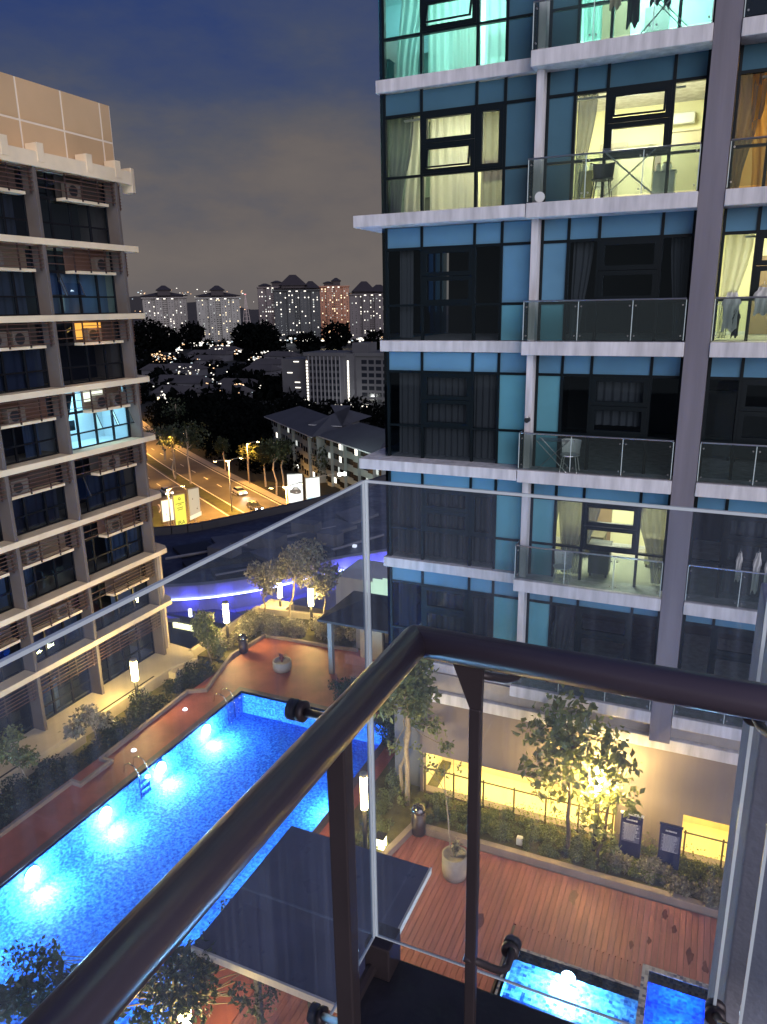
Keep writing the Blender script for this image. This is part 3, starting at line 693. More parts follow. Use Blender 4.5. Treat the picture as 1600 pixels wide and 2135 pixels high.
# ------------------------------------------------------------------ low-rise hip-roofed apartments
aw = mat('lowrise_wall', (.22, .235, .225), .85, var=.12, scale=.3); ar = mat('lowrise_roof', (.050, .052, .066), .8, var=.15, scale=.3)
def lowrise(p0, p1, depth, label, seed, ztop, lit=.16, bays=10, pent=None, sides=True):
    p0, p1 = np.array(p0, float), np.array(p1, float); X = p1-p0; L = np.linalg.norm(X); X /= L; N = np.array([X[1], -X[0], 0])
    if N[1] > 0 and abs(N[1]) > abs(N[0]): N = -N
    if np.dot(N, -p0) < 0: N = -N
    R = random.Random(seed); t = thing('walk_up_apartments', tuple((p0+p1)/2), label, 'apartment block')
    def P(u, n, z): q = p0+X*u+N*n; return (q[0], q[1], z)
    def bx(m_, u0, u1, n0, n1, z0, z1):
        m_.arr([P(u0, n0, z0), P(u1, n0, z0), P(u1, n1, z0), P(u0, n1, z0), P(u0, n0, z1), P(u1, n0, z1), P(u1, n1, z1), P(u0, n1, z1)], [(0,1,2,3),(7,6,5,4),(4,5,1,0),(5,6,2,1),(6,7,3,2),(7,4,0,3)])
    m_ = MB(); bx(m_, 0, L, -depth, 0, GZ, ztop)
    for k in range(bays):
        if k % 3 == 1: bx(m_, L*k/bays, L*(k+1)/bays, 0, .7, GZ, ztop-.3)
    m_.build('wall', aw, t)
    def hip(u0, u1, n0, n1, zb_, rise, name='roof', M=ar):
        q = [P(u0, n1, zb_), P(u1, n1, zb_), P(u1, n0, zb_), P(u0, n0, zb_)]; e = min((n1-n0)/2, (u1-u0)/2)
        q += [P(u0+e, (n0+n1)/2, zb_+rise), P(u1-e, (n0+n1)/2, zb_+rise)]
        m_ = MB(); m_.arr(q, [(3,2,1,0), (0,1,5,4), (1,2,5), (2,3,4,5), (3,0,4)]); return m_.build(name, M, t)
    hip(-1.2, L+1.2, -depth-1.2, 1.6, ztop, 3.0)
    m_ = MB(); bx(m_, -1.2, L+1.2, 1.45, 1.62, ztop-.25, ztop); m_.build('gutter', mat('gutter_pale', (.36, .36, .38), .6), t)
    if pent:
        for u in pent: hip(L*u-4.5, L*u+4.5, -depth*.55, 2.4, ztop+.1, 2.7)
    sh = (ztop-GZ)/4
    for f in range(4):
        for k in range(bays):
            n0 = .7 if k % 3 == 1 else 0
            for s in (.3, .72):
                u = L*(k+s)/bays; m_ = MB(); bx(m_, u-.55, u+.55, n0, n0+.06, GZ+f*sh+.9, GZ+f*sh+2.1)
                w_ = m_.build('window', (litW if R.random() < .4 else litB) if R.random() < lit else darkW, t)
    return t
p0 = AZ(567, 905, GZ); p1 = AZ(672, 985, GZ)
zt1 = -27.2
A0 = AZ(566, 868, zt1); A1 = AZ(660, 908, zt1); A0[2] = A1[2] = GZ
lowrise(A0, A1, 12, 'left low-rise apartment block with hipped roof and a few lit windows', 4, zt1, .2, 9)
B0 = AZ(677, 907, zt1); B1 = AZ(795, 945, zt1); B0[2] = B1[2] = GZ
lowrise(B0, B1, 12, 'right low-rise apartment block with hipped roofs, greenish flood-lit front', 8, zt1, .12, 12)
g = AZ(665, 905, zt1); 
t = thing('link_block', (g[0], g[1]+5, GZ), 'blank grey stair block with broad hipped roof joining the two low apartments', 'apartment block')
u0, u1 = AZ(652, 885, zt1+1.5), AZ(748, 877, zt1+1.5)
MB().box(u0[0]+3, u1[0]-2, u0[1]+2, u0[1]+13, GZ, zt1+1.4).build('wall', mat('link_wall', (.10, .105, .12), .85, var=.1, scale=.2), t)
m_ = MB(); x0_, x1_, y0_, y1_ = u0[0]-1, u1[0], u0[1], u0[1]+16
m_.arr([(x0_, y0_, zt1+1.5), (x1_, y0_, zt1+1.5), (x1_, y1_, zt1+1.5), (x0_, y1_, zt1+1.5), (x0_+7, y0_+8, zt1+5), (x1_-7, y0_+8, zt1+5)], [(3,2,1,0), (0,1,5,4), (1,2,5), (2,3,4,5), (3,0,4)]); m_.build('roof', ar, t)
m_ = MB(); m_.box(x0_, x1_, y0_-.1, y0_, zt1+1.3, zt1+1.5); m_.build('gutter', MATS['gutter_pale'], t)

# ------------------------------------------------------------------ mall with curved roof and blue LED line
def lerp_curve(pts, n):
    pts = np.array(pts, float); k = len(pts); out_ = []
    for i in range(n):
        t = i/(n-1)*(k-1); a = min(int(t), k-2); f = t-a
        p0 = pts[max(a-1, 0)]; p1 = pts[a]; p2 = pts[a+1]; p3 = pts[min(a+2, k-1)]
        out_.append(.5*((2*p1)+(-p0+p2)*f+(2*p0-5*p1+4*p2-p3)*f*f+(-p0+3*p1-3*p2+p3)*f**3))
    return out_
RZ = -20.0
inner = lerp_curve([(-52, 37), (-43, 38.2), AZ(365, 1225, RZ)[:2], AZ(540, 1205, RZ)[:2], AZ(690, 1170, RZ)[:2], AZ(810, 1150, RZ)[:2], (-19, 60), (-10, 70), (2, 80)], 40)
outer = lerp_curve([(-62, 46), (-53, 48), AZ(350, 1112, RZ)[:2], AZ(500, 1086, RZ)[:2], AZ(700, 1040, RZ)[:2], AZ(760, 1016, RZ)[:2], (-34, 80), (-26, 92), (-10, 100)], 40)
t = thing('shopping_mall', (-36, 56, GZ), 'low dark-roofed mall with a curved wall lit by a blue light line', 'mall')
roofM = mat('mall_roof_membrane', (.042, .048, .085), .55, var=.35, scale=.25, bump=.1)
yardM = mat('yard_wall_pale', (.78, .80, .78), .8, var=.12, scale=.5)
wallM = mat('mall_wall_panel', (.38, .38, .42), .7, var=.1, scale=.4)
m_ = MB()
for i in range(39):
    a0, a1, b0, b1 = inner[i], inner[i+1], outer[i], outer[i+1]
    m_.q([(a0[0], a0[1], RZ), (a1[0], a1[1], RZ), (b1[0], b1[1], RZ), (b0[0], b0[1], RZ)])
m_.build('roof', roofM, t)
def ribbon(curve, z0, z1, off, M, name, i0=0, i1=39, thick=.15):
    m_ = MB()
    for i in range(i0, i1):
        a, b = np.array(curve[i]), np.array(curve[i+1]); d = b-a; n = np.array([d[1], -d[0]]); n = n/np.linalg.norm(n)
        A, B = a+n*off, b+n*off; A2, B2 = A+n*thick, B+n*thick
        m_.arr([(A[0],A[1],z0),(B[0],B[1],z0),(B2[0],B2[1],z0),(A2[0],A2[1],z0),(A[0],A[1],z1),(B[0],B[1],z1),(B2[0],B2[1],z1),(A2[0],A2[1],z1)], [(3,2,1,0),(4,5,6,7),(0,1,5,4),(1,2,6,5),(2,3,7,6),(3,0,4,7)])
    return m_.build(name, M, t)
ribbon(inner, GZ, RZ, 0, wallM, 'wall'); ribbon(inner, RZ-.02, RZ+.18, -.3, wallM, 'coping', thick=.6)
ribbon(inner, RZ-2.4, RZ-2.1, .0, wallM, 'canopy_lip', thick=.9)
ribbon(inner, RZ-1.02, RZ-.96, .16, mat('led_channel', (.2, .2, .25), .5), 'led_channel', thick=.14)
ribbon(outer, RZ, RZ+.7, 0, mat('mall_edge', (.05, .05, .06), .7), 'roof_edge', thick=.5)
ledM = emis('led_blue_white', (.35, .40, 1.), 14)
for i0, i1 in ((8, 10), (10, 11), (11, 16), (16, 20), (20, 24), (24, 28), (28, 31), (31, 35)):
    ribbon(inner, RZ-.94, RZ-.86, .2, ledM, 'led_strip', i0, i1, .06)
for i in range(6, 36, 1):
    a, b = np.array(inner[i]), np.array(inner[i+1]); mid = (a+b)/2; d = b-a; n = np.array([d[1], -d[0]]); n = n/np.linalg.norm(n)
    p = mid+n*.75
    if i % 2 == 0: lamp('led_glow', 'POINT', (p[0], p[1], RZ-.85), 85 if i < 19 else 170, (.07, .07, 1.), t, .25)
# roof plant and decking patches
RM = random.Random(3)
patM = mat('roof_patch_grey', (.13, .135, .17), .7, var=.3, scale=.4); blkM = mat('roof_patch_dark', (.012, .013, .022), .6)
def patch(pts, M, z, name='roof_panel'):
    m_ = MB(); q = [AZ(px, py, RZ+z) for px, py in pts]; m_.prism([(p[0], p[1]) for p in q], RZ+.02, RZ+z); m_.build(name, M, t)
patch([(440, 1120), (525, 1107), (545, 1118), (455, 1138)], patM, .25)
patch([(360, 1140), (430, 1128), (452, 1140), (380, 1158)], blkM, .3)
patch([(520, 1150), (600, 1128), (660, 1138), (560, 1168)], patM, .3)
patch([(610, 1110), (700, 1080), (745, 1095), (650, 1125)], patM, .35)
patch([(700, 1070), (760, 1050), (790, 1070), (730, 1090)], patM, .3)
patch([(380, 1170), (520, 1150), (530, 1160), (390, 1182)], blkM, .4)
patch([(440, 1190), (560, 1175), (570, 1190), (450, 1203)], blkM, .3)
patch([(625, 1150), (680, 1138), (700, 1150), (640, 1163)], blkM, .6)
for px, py, w in ((555, 1140, 1.6), (640, 1112, 1.2), (690, 1135, 1.0), (470, 1165, 1.2)):
    g = AZ(px, py, RZ); MB().box(g[0]-w, g[0]+w, g[1]-w*.6, g[1]+w*.6, RZ+.02, RZ+1.1).build('plant_unit', patM, t)
m_ = MB()
for (p, q) in (((345, 1165), (520, 1135)), ((520, 1135), (700, 1098)), ((450, 1200), (620, 1168)), ((620, 1168), (800, 1115))):
    a, b = AZ(*p, RZ+.3), AZ(*q, RZ+.3); m_.tube([tuple(a), tuple(b)], .12, 6)
m_.each('roof_pipe', mat('pipe_grey', (.22, .22, .26), .6), t)
g = AZ(740, 1143, RZ); MB().box(g[0]-.15, g[0]+.15, g[1]-.15, g[1]+.15, RZ+.1, RZ+.3).build('roof_light', emis('roof_lamp', (.8, .85, 1), 1.2), t)
# service yard walls below the mall, lit windows
yard = thing('service_block', AZ(740, 1260, -26), 'pale block with lit windows and door under the blue-lit curved wall', 'building')
g0, g1 = AY(700, 1222, 44), AY(830, 1190, 44)
MB().box(g0[0], g1[0]+4, 44, 48, GZ, AY(760, 1210, 44)[2]).build('wall', yardM, yard)
for px, py, w, h in ((776, 1229, .55, .5), (790, 1225, .45, .6), (812, 1222, .5, .5), (800, 1247, .35, .9)):
    g = AY(px, py, 43.9); MB().box(g[0]-w, g[0]+w, 43.88, 43.98, g[2]-h, g[2]+h).build('window', emis('teal_window', (.7, 1, .75), .8), yard)
for px in (700, 722, 745): g = AY(px, 1250, 43.9); MB().box(g[0]-.12, g[0]+.12, 43.6, 44, GZ, -21.4).build('pilaster', wallM, yard)
g = AY(385, 1306, 40); lw = thing('lit_shopfront', (g[0], 41, GZ), 'row of small lit yellow windows below the mall beside the left building', 'building')
MB().box(g[0]-3, g[0]+8, 40, 42, GZ, -21.9).build('wall', mat('yard_wall_dark', (.10, .10, .11), .8), lw)
for k in range(5): MB().box(g[0]-1.0+k*.52, g[0]-.55+k*.52, 39.9, 39.98, g[2]-.22, g[2]+.22).build('window', emis('shop_window', (1, .95, .45), 2.2), lw)
g = AY(397, 1277, 38); wl_ = thing('wall_lantern', tuple(g), 'small pale hanging lamp below the blue light line', 'lamp'); MB().lathe(tuple(g), [(.0, -.3), (.12, -.3), (.12, .25), (0, .25)], 10).build('lamp_shade', emis('lantern', (1, 1, .9), 3), wl_)
#MARK2

# =================================================================== RIGHT BUILDING
YG = 19.6
ZB = [8.55, 5.30, 2.03, -1.24, -4.57, -7.68, -10.95]      # undersides of the floor slabs, top to bottom
RB = thing('apartment_building', (-3, YG, -15.5), 'glass-fronted apartment building with pale slab bands, blue panels and balconies', 'apartment building')
XL, XR = -8.65, 9.0
mbk = MB()
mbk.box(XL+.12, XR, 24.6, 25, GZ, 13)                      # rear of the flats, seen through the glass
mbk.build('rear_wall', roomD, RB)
def slab(x0, x1, y0, z0, z1, name='floor_slab', y1=24.6): return MB().box(x0, x1, y0, y1, z0, z1).build(name, slabM, RB, bevel=.015)
for k, zb in enumerate(ZB):
    if k == 6: slab(-7.62, -4.62, YG-.12, zb, zb+.3); 
    elif k in (2, 4): slab(-9.3, -4.64, YG-.62, zb+.0, zb+.30, 'projecting_slab')
    else: slab(-8.78, -4.64, YG-.16, zb, zb+.30)
    slab(-4.62, -.76, 18.96, zb-.03, zb+.31, 'balcony_slab'); slab(-.21, XR, 18.96, zb-.03, zb+.31, 'balcony_slab')
MB().box(-.75, -.22, 19.0, 24.6, -11.5, 14).build('column', columnM, RB)
MB().box(-4.53, -4.36, 19.25, 19.75, ZB[6]+.3, 14).build('white_pier', slabM, RB)
MB().box(-8.72, -8.60, YG-.02, 24.6, ZB[6]+.3, 14).build('corner_glass', glassmat('side_glass', (.5, .6, .65), 2.0), RB)
# party walls between flats
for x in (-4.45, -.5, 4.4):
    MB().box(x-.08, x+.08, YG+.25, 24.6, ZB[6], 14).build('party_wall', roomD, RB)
rrm = random.Random(12)
def wavy(x0t, x1t, x0b, x1b, z0, z1, y, M, parent, amp=.05, folds=9, name='curtain'):
    n = folds*6; V = []; Fc = []
    rows = 7
    for j in range(rows):
        t = j/(rows-1); e = t*t*(3-2*t)
        a = x0b+(x0t-x0b)*e; b = x1b+(x1t-x1b)*e
        for i in range(n+1):
            s = i/n; V.append((a+(b-a)*s, y+amp*math.sin(s*folds*2*math.pi+.7*math.sin(s*9))+.01*j, z0+(z1-z0)*t))
    for j in range(rows-1):
        for i in range(n): k = j*(n+1)+i; Fc.append((k, k+1, k+n+2, k+n+1))
    return MB().arr(V, Fc).build(name, M, parent, smooth=True)
def pane(win, x0, x1, z0, z1, y, M=None, tilt=0, frame=.0):
    if tilt:                                                # top-hung sash pushed open at the bottom
        dy = -math.sin(tilt)*(z1-z0); c = math.cos(tilt); zb_ = z1-(z1-z0)*c
        m_ = MB(); m_.q([(x0, y+dy, zb_), (x1, y+dy, zb_), (x1, y, z1), (x0, y, z1)]); p = m_.build('pane', M or visionM, win)
        w = .055; m_ = MB()
        def L(u, v, o): return (x0+(x1-x0)*u, y+dy*(1-v)-o, zb_+(z1-zb_)*v)
        for (u0, u1, v0, v1) in ((0, 1, 0, .08), (0, 1, .93, 1), (0, .04, .08, .93), (.96, 1, .08, .93)):
            m_.arr([L(u0, v0, -.02), L(u1, v0, -.02), L(u1, v1, -.02), L(u0, v1, -.02), L(u0, v0, .03), L(u1, v0, .03), L(u1, v1, .03), L(u0, v1, .03)], [(3,2,1,0),(4,5,6,7),(0,1,5,4),(1,2,6,5),(2,3,7,6),(3,0,4,7)])
        m_.build('sash', frameM, win); return p
    m_ = MB(); m_.q([(x0, y, z0), (x1, y, z0), (x1, y, z1), (x0, y, z1)]); return m_.build('pane', M or visionM, win)
def casement(win, x0, x1, z0, z1, y, tilt=0):
    w = .11; m_ = MB()
    m_.box(x0, x1, y-.06, y+.05, z0, z0+w).box(x0, x1, y-.06, y+.05, z1-w, z1).box(x0, x0+w, y-.06, y+.05, z0+w, z1-w).box(x1-w, x1, y-.06, y+.05, z0+w, z1-w)
    m_.build('sash', frameM, win); pane(win, x0+w, x1-w, z0+w, z1-w, y-.02, tilt=tilt)

def bay(xs, f, panelcols, cfg, kind):
    """one storey of one bay: spandrels on top, then framed glass; cfg holds what is behind"""
    zt, z0 = ZB[f], ZB[f+1]+.31; zs = zt-.56; tr = z0+.93
    y = YG+.02; w = .035
    if f == 5: zs = zt-.5
    for i in range(len(xs)-1):                              # spandrels
        MB().box(xs[i]+w, xs[i+1]-w, y-.01, y+.05, zs+w, zt-.02).build('spandrel_panel', spanU if f < 2 else spanM, RB)
        if i in panelcols:
            MB().box(xs[i]+w, xs[i+1]-w, y-.01, y+.05, tr+w, zs-w).build('side_panel', spanU if f < 2 else (spanM if f == 2 else spanT), RB)
            MB().box(xs[i]+w, xs[i+1]-w, y-.01, y+.05, z0, tr-w).build('side_panel', spanU if f < 2 else spanT, RB)
    m_ = MB()                                                # mullions and transoms
    for x in xs: m_.box(x-w, x+w, y-.05, y+.07, z0, zt-.01)
    m_.box(xs[0]+w, xs[-1]-w, y-.045, y+.065, zs-w, zs+w)
    for i in range(len(xs)-1): m_.box(xs[i]+w, xs[i+1]-w, y-.045, y+.065, tr-w*.8, tr+w*.8)
    win = m_.build('window', frameM, RB)
    for i in range(len(xs)-1):
        if i in panelcols: continue
        x0, x1 = xs[i]+w, xs[i+1]-w
        pane(win, x0, x1, z0, tr-w*.8, y)
        if x1-x0 > 1.2:
            mid = tr+(zs-tr)*.5
            casement(win, x0, x1, tr+w*.8, mid-.0, y, cfg.get('tilt_lo', 0)); casement(win, x0, x1, mid+.01, zs-w, y, cfg.get('tilt_hi', 0))
        elif cfg.get('sash_side') and i == len(xs)-2-(1 if (len(xs)-2) in panelcols else 0): casement(win, x0, x1, tr+w*.8, zs-w, y)
        else: pane(win, x0, x1, tr+w*.8, zs-w, y)
    xa, xb = xs[0]-.04, xs[-1]+.04
    if cfg.get('lit'):                                       # a lit flat: its own walls, ceiling, lamp
        c = cfg['lit']; dpt = cfg.get('depth', 3.2)
        m_ = MB(); yb = YG+.2+dpt
        m_.q([(xa, yb, z0), (xb, yb, z0), (xb, yb, zt), (xa, yb, zt)]).q([(xa, YG+.2, z0), (xa, yb, z0), (xa, yb, zt), (xa, YG+.2, zt)]).q([(xb, YG+.2, z0), (xb, yb, z0), (xb, yb, zt), (xb, YG+.2, zt)])
        m_.q([(xa, YG+.2, zt-.02), (xb, YG+.2, zt-.02), (xb, yb, zt-.02), (xa, yb, zt-.02)])
        rm = m_.build('room_wall', cfg.get('wallm', roomM), RB)
        m_ = MB(); m_.q([(xa, YG+.2, z0+.01), (xb, YG+.2, z0+.01), (xb, yb, z0+.01), (xa, yb, z0+.01)]); m_.build('room_floor', floorM, RB)
        cx_ = (xa+xb)/2+cfg.get('lx', 0); cy_ = YG+1.7
        MB().lathe((cx_, cy_, zt-.14), [(0, 0), (.2, .02), (.22, .08), (.2, .115)], 16).build('ceiling_light', emis('ceiling_lamp_%d' % f, c, 10), rm)
        rd = random.Random(int(f*17+xa*3)); q = xa+.5+rd.random()*.6
        MB().box(q, q+.75, yb-.06, yb-.01, z0+.02, z0+2.05).build('door', mat('door_wood_%d' % (f % 2), ((.28, .19, .11), (.5, .45, .36))[f % 2], .5), rm, bevel=.01)
        MB().box(xb-1.25, xb-.45, yb-.24, yb-.02, zt-.62, zt-.34).build('split_unit', whiteM, rm, bevel=.03)
        MB().box(q+1.1, q+1.7, yb-.04, yb-.01, z0+1.2, z0+1.75).build('picture', mat('picture_%d' % f, (.2+.1*(f % 3), .22, .2), .4), rm)
        MB().box(xa+.5, xb-.5, YG+.2, YG+.3, zs-.1, zs-.06).build('curtain_rail', whiteM, rm)
        MB().box(xa+.01, xb-.01, yb-.03, yb-.005, z0+.01, z0+.1).build('skirting', whiteM, rm)
        lamp('room_light', 'AREA', (cx_, cy_, zt-.22), cfg['p']*2.1, c, RB, 1.4, rot=(0, 0.25, -1))
        lamp('room_fill', 'POINT', (cx_, cy_+.2, zt-1.0), cfg['p']*.6, c, RB, .3)
    for cu in cfg.get('curt', ()):
        a, b, a2, b2, M = cu[:5]
        zlo = cu[5] if len(cu) > 5 else z0+.05
        wavy(a, b, a2, b2, zlo, zs+.05, YG+.3, M, win, folds=max(3, int(abs(b-a)*5.5)), amp=.045)
    return win
Lx = [-8.60, -7.56, -6.09, -5.36, -4.57]; Mx = [-4.32, -3.67, -2.93, -1.49, -.80]; Rx = [-.17, .54, 2.0, 2.75, 3.9]
YEL = (1., .96, .68); TEAL = (.66, 1., .90); WRM = (1., .80, .40)
yel_wall = mat('room_wall_yellow', (.82, .78, .50), .85); teal_wall = mat('room_wall_teal', (.6, .85, .76), .85)
cfgL = [dict(lit=TEAL, p=75, wallm=teal_wall, tilt_lo=.32, curt=[(-8.2, -7.4, -8.4, -7.8, curtT), (-7.5, -6.2, -7.5, -6.1, curtT), (-6.0, -5.4, -6.0, -5.3, curtT)]),
        dict(lit=YEL, p=46, wallm=yel_wall, tilt_lo=.22, sash_side=True, curt=[(-8.0, -7.5, -8.2, -7.6, curtW), (-7.45, -6.2, -7.45, -6.1, curtW), (-6.05, -5.3, -6.05, -5.35, curtG), (-8.6, -7.85, -8.6, -8.3, curtG)]),
        dict(curt=[(-8.35, -7.95, -8.35, -7.95, curtG)]),
        dict(curt=[(-8.4, -5.4, -8.4, -5.4, curtG)]),
        dict(sash_side=True, curt=[(-8.5, -5.4, -8.5, -5.4, curtG)]),
        dict(sash_side=True, curt=[(-8.5, -7.9, -8.5, -7.9, curtG), (-7.5, -5.4, -7.5, -5.4, curtG)])]
cfgM = [dict(lit=TEAL, p=95, wallm=teal_wall, curt=[(-3.7, -3.3, -3.6, -3.2, curtT)]),
        dict(lit=YEL, p=95, wallm=yel_wall, depth=4.2, tilt_hi=.2, curt=[(-3.66, -3.2, -3.66, -3.5, curtG)]),
        dict(curt=[(-3.6, -3.1, -3.6, -3.35, curtG), (-1.3, -.85, -1.1, -.85, curtG)]),
        dict(curt=[(-2.9, -1.55, -2.9, -1.55, curtG, -3.1)]),
        dict(lit=YEL, p=50, wallm=yel_wall, lx=.2, curt=[(-4.3, -3.6, -4.3, -3.9, curtG), (-3.66, -2.5, -3.5, -2.98, curtG), (-1.6, -.82, -1.1, -.82, curtG)]),
        dict(curt=[(-3.6, -3.0, -3.6, -3.3, curtG)])]
cfgR = [dict(), dict(lit=WRM, p=40, wallm=mat('room_wall_ochre', (.6, .42, .2), .85), curt=[(.1, 1.4, .3, 1.5, curtO), (-.15, .5, -.15, .05, curtG)]),
        dict(lit=YEL, p=46, wallm=yel_wall, curt=[(-.1, .5, -.1, .1, curtW)]), dict(), dict(curt=[(.6, 1.9, .6, 1.9, curtG)]), dict()]
for f in range(6):
    bay(Lx, f, (3,), cfgL[f], 'L'); bay(Mx, f, (0,), cfgM[f], 'M'); bay(Rx, f, (3,), cfgR[f], 'R')
# floor above the top one only needs its slab edge; balcony balustrades
def balustrade(f, x0, x1, joints, left=True):
    z0 = ZB[f+1]+.31; zt = z0+.96; y = 19.03
    g = MB(); edges = [x0]+joints+[x1]
    rail = MB().tube([(x0, y, zt+.02), (x1, y, zt+.02)], .022, 8).build('handrail', steelM, RB)
    for i in range(len(edges)-1):
        p = MB().box(edges[i]+.012, edges[i+1]-.012, y-.006, y+.006, z0+.04, zt).build('glass_panel', balcM, RB)
        for zc in (z0+.14, zt-.12):
            for xc in (edges[i]+.07, edges[i+1]-.07): MB().tube([(xc, y-.03, zc), (xc, y+.03, zc)], .02, 8).build('glass_clamp', steelM, p)
    m_ = MB()
    for x in edges: m_.box(x-.009, x+.009, y-.008, y+.008, z0+.03, zt)
    m_.each('glass_joint', edgeM, RB)
    if left:
        MB().box(x0-.006, x0+.006, y+.02, y+.52, z0+.04, zt).build('glass_panel', balcM, RB)
        MB().tube([(x0, y, zt+.02), (x0, y+.55, zt+.02)], .02, 8).build('handrail', steelM, RB)
        MB().box(x0-.008, x0+.008, y+.5, y+.52, z0+.03, zt).build('glass_joint', edgeM, RB)
for f in range(6):
    balustrade(f, -4.6, -.8, [-3.25, -1.98]); balustrade(f, -.19, 4.0, [1.02, 2.5], left=False)
# small things in the flats and on the balconies -----------------------------------
woodM = mat('furniture_wood', (.30, .20, .12), .6); blackM = mat('dark_plastic', (.02, .02, .022), .5); whiteP = mat('white_plastic', (.75, .75, .72), .5)
clothM = [mat('cloth_dark', (.03, .035, .04), .9), mat('cloth_beige', (.5, .4, .28), .9), mat('cloth_white', (.7, .7, .68), .9), mat('cloth_red', (.3, .08, .06), .9)]
def garment(x, y, z, w, h, M, label, cat='clothes', group='laundry drying on the balconies'):
    R = random.Random(int(x*997+z*31)); V = []; n = 8
    prof = [(.5, 0), (.62, .12), (.85, .18), (1, .3), (.8, .36), (.72, .7), (.78, 1.0)]
    for s in (1,):
        for k, (a, b) in enumerate(prof):
            for i in range(n+1): u = i/n*2-1; V.append((x+u*a*w/2, y+.035*math.sin(u*7+k)+.01*k, z-b*h*(1+.06*math.sin(u*5))))
    Fc = [(k*(n+1)+i, k*(n+1)+i+1, (k+1)*(n+1)+i+1, (k+1)*(n+1)+i) for k in range(len(prof)-1) for i in range(n)]
    V2 = [(a, b+.03, c) for a, b, c in V]; N0 = len(V); m_ = MB(); m_.arr(V, Fc); m_.arr(V2, Fc)
    t = thing('garment', (x, y, z), label, cat, group); b = m_.build('cloth', M, t, smooth=True)
    MB().tube([(x-w*.25, y, z), (x, y, z+.05), (x+w*.25, y, z)], .008, 5).tube([(x, y, z+.05), (x, y, z+.12)], .006, 5).build('hanger', steelM, t)
    return t
zA = ZB[1]+.31
for x, M, w, h, lb in [(-2.85, 1, .32, .75, 'beige shirt hanging on the top balcony of the middle bay'), (-2.45, 0, .36, 1.15, 'long dark garment hanging on the top balcony, second from left'), (-2.0, 0, .3, .8, 'dark shirt beside the crossed drying rack legs'), (-1.75, 0, .2, .9, 'narrow dark trousers on the top balcony'), (-1.25, 0, .18, .55, 'small dark item hanging near the column on the top balcony'), (-1.05, 0, .2, .7, 'short dark trousers nearest the column on the top balcony')]:
    garment(x, 19.3, zA+1.45, w, h, clothM[M], lb)
zA = ZB[5]+.31
garment(.95, 19.3, zA+1.35, .16, .75, clothM[2], 'thin white towel on the dark right balcony, left one'); garment(1.35, 19.3, zA+1.4, .2, 1.05, clothM[2], 'long white towel on the dark right balcony, middle one'); garment(1.62, 19.3, zA+1.35, .22, 1.15, clothM[2], 'long white towel on the dark right balcony, right one')
zA = ZB[3]+.31
garment(.15, 19.3, zA+1.1, .42, .85, clothM[2], 'white shirt hanging behind the curtain on the right balcony'); garment(.78, 19.3, zA+1.2, .4, .6, clothM[2], 'short white shirt hanging in the lit right window')
garment(.28, 19.35, zA+.7, .2, .6, clothM[0], 'dark shorts under the white shirt on the right balcony')
def rack(x, y, z, w, h, label):
    t = thing('drying_rack', (x, y, z), label, 'drying rack', 'drying racks on the balconies')
    for s in (-1, 1):
        MB().tube([(x-w/2, y+s*.02, z), (x+w/2, y+s*.02, z+h)], .011, 6).build('leg', steelM, t)
        MB().tube([(x+w/2, y+s*.25, z), (x-w/2, y+s*.25, z+h)], .011, 6).build('leg', steelM, t)
    m_ = MB()
    for k in range(5): m_.tube([(x-w/2, y-.25+k*.12, z+h), (x+w/2, y-.25+k*.12, z+h)], .006, 5)
    m_.each('rail', steelM, t)
rack(-1.8, 19.3, ZB[1]+.31, 1.1, 1.1, 'folding drying rack on the teal-lit top balcony'); 
rack(-2.3, 19.3, ZB[2]+.31, 1.2, 1.05, 'folding drying rack on the bright yellow-lit balcony'); rack(-3.75, 19.3, ZB[4]+.31, .8, .8, 'folding rack at the left end of the dark balcony')
def chair(x, y, z, M, label):
    t = thing('balcony_chair', (x, y, z), label, 'chair', 'chairs on the balconies')
    MB().lathe((x, y, z+.42), [(0, 0), (.24, 0), (.26, .03), (0, .04)], 16).build('seat', M, t)
    m_ = MB(); V = []; 
    for k in range(9):
        a = math.pi*(.15+.7*k/8); V += [(x+.25*math.cos(a), y+.22*math.sin(a), z+.46), (x+.29*math.cos(a), y+.27*math.sin(a), z+.82)]
    m_.arr(V, [(2*k, 2*k+2, 2*k+3, 2*k+1) for k in range(8)]); m_.build('backrest', M, t)
    for sx_, sy_ in ((-1, -1), (1, -1), (1, 1), (-1, 1)): MB().tube([(x+sx_*.16, y+sy_*.16, z+.42), (x+sx_*.22, y+sy_*.2, z)], .014, 6).build('leg', M, t)
chair(-3.35, 19.28, ZB[5]+.31, whiteP, 'round white plastic chair on the fifth balcony down, left end')
chair(-2.9, 19.3, ZB[2]+.31, blackM, 'dark chair on the bright yellow-lit balcony'); chair(-3.15, 20.6, ZB[2]+.31, whiteP, 'white chair inside the bright yellow-lit flat')
chair(-3.3, 19.25, ZB[4]+.31, whiteP, 'pale chair beside the folding rack on the dark balcony')
def furn(name, x, y, z, w, d, h, M, label, cat, M2=None):
    t = thing(name, (x, y, z), label, cat)
    MB().box(x-w/2, x+w/2, y-d/2, y+d/2, z+.1, z+h-.03).build('body', M, t, bevel=.02)
    MB().box(x-w/2-.02, x+w/2+.02, y-d/2-.02, y+d/2+.02, z+h-.027, z+h).build('top', M2 or M, t)
    for a in (-1, 1):
        for b in (-1, 1): MB().box(x+a*(w/2-.06)-.025, x+a*(w/2-.06)+.025, y+b*(d/2-.06)-.025, y+b*(d/2-.06)+.025, z, z+.1).build('leg', blackM, t)
    return t
zA = ZB[2]+.31
furn('cabinet', -2.55, 22.9, zA, .9, .45, 1.5, mat('cabinet_beige', (.45, .40, .28), .6), 'tall beige cabinet at the back of the bright yellow-lit flat', 'cabinet')
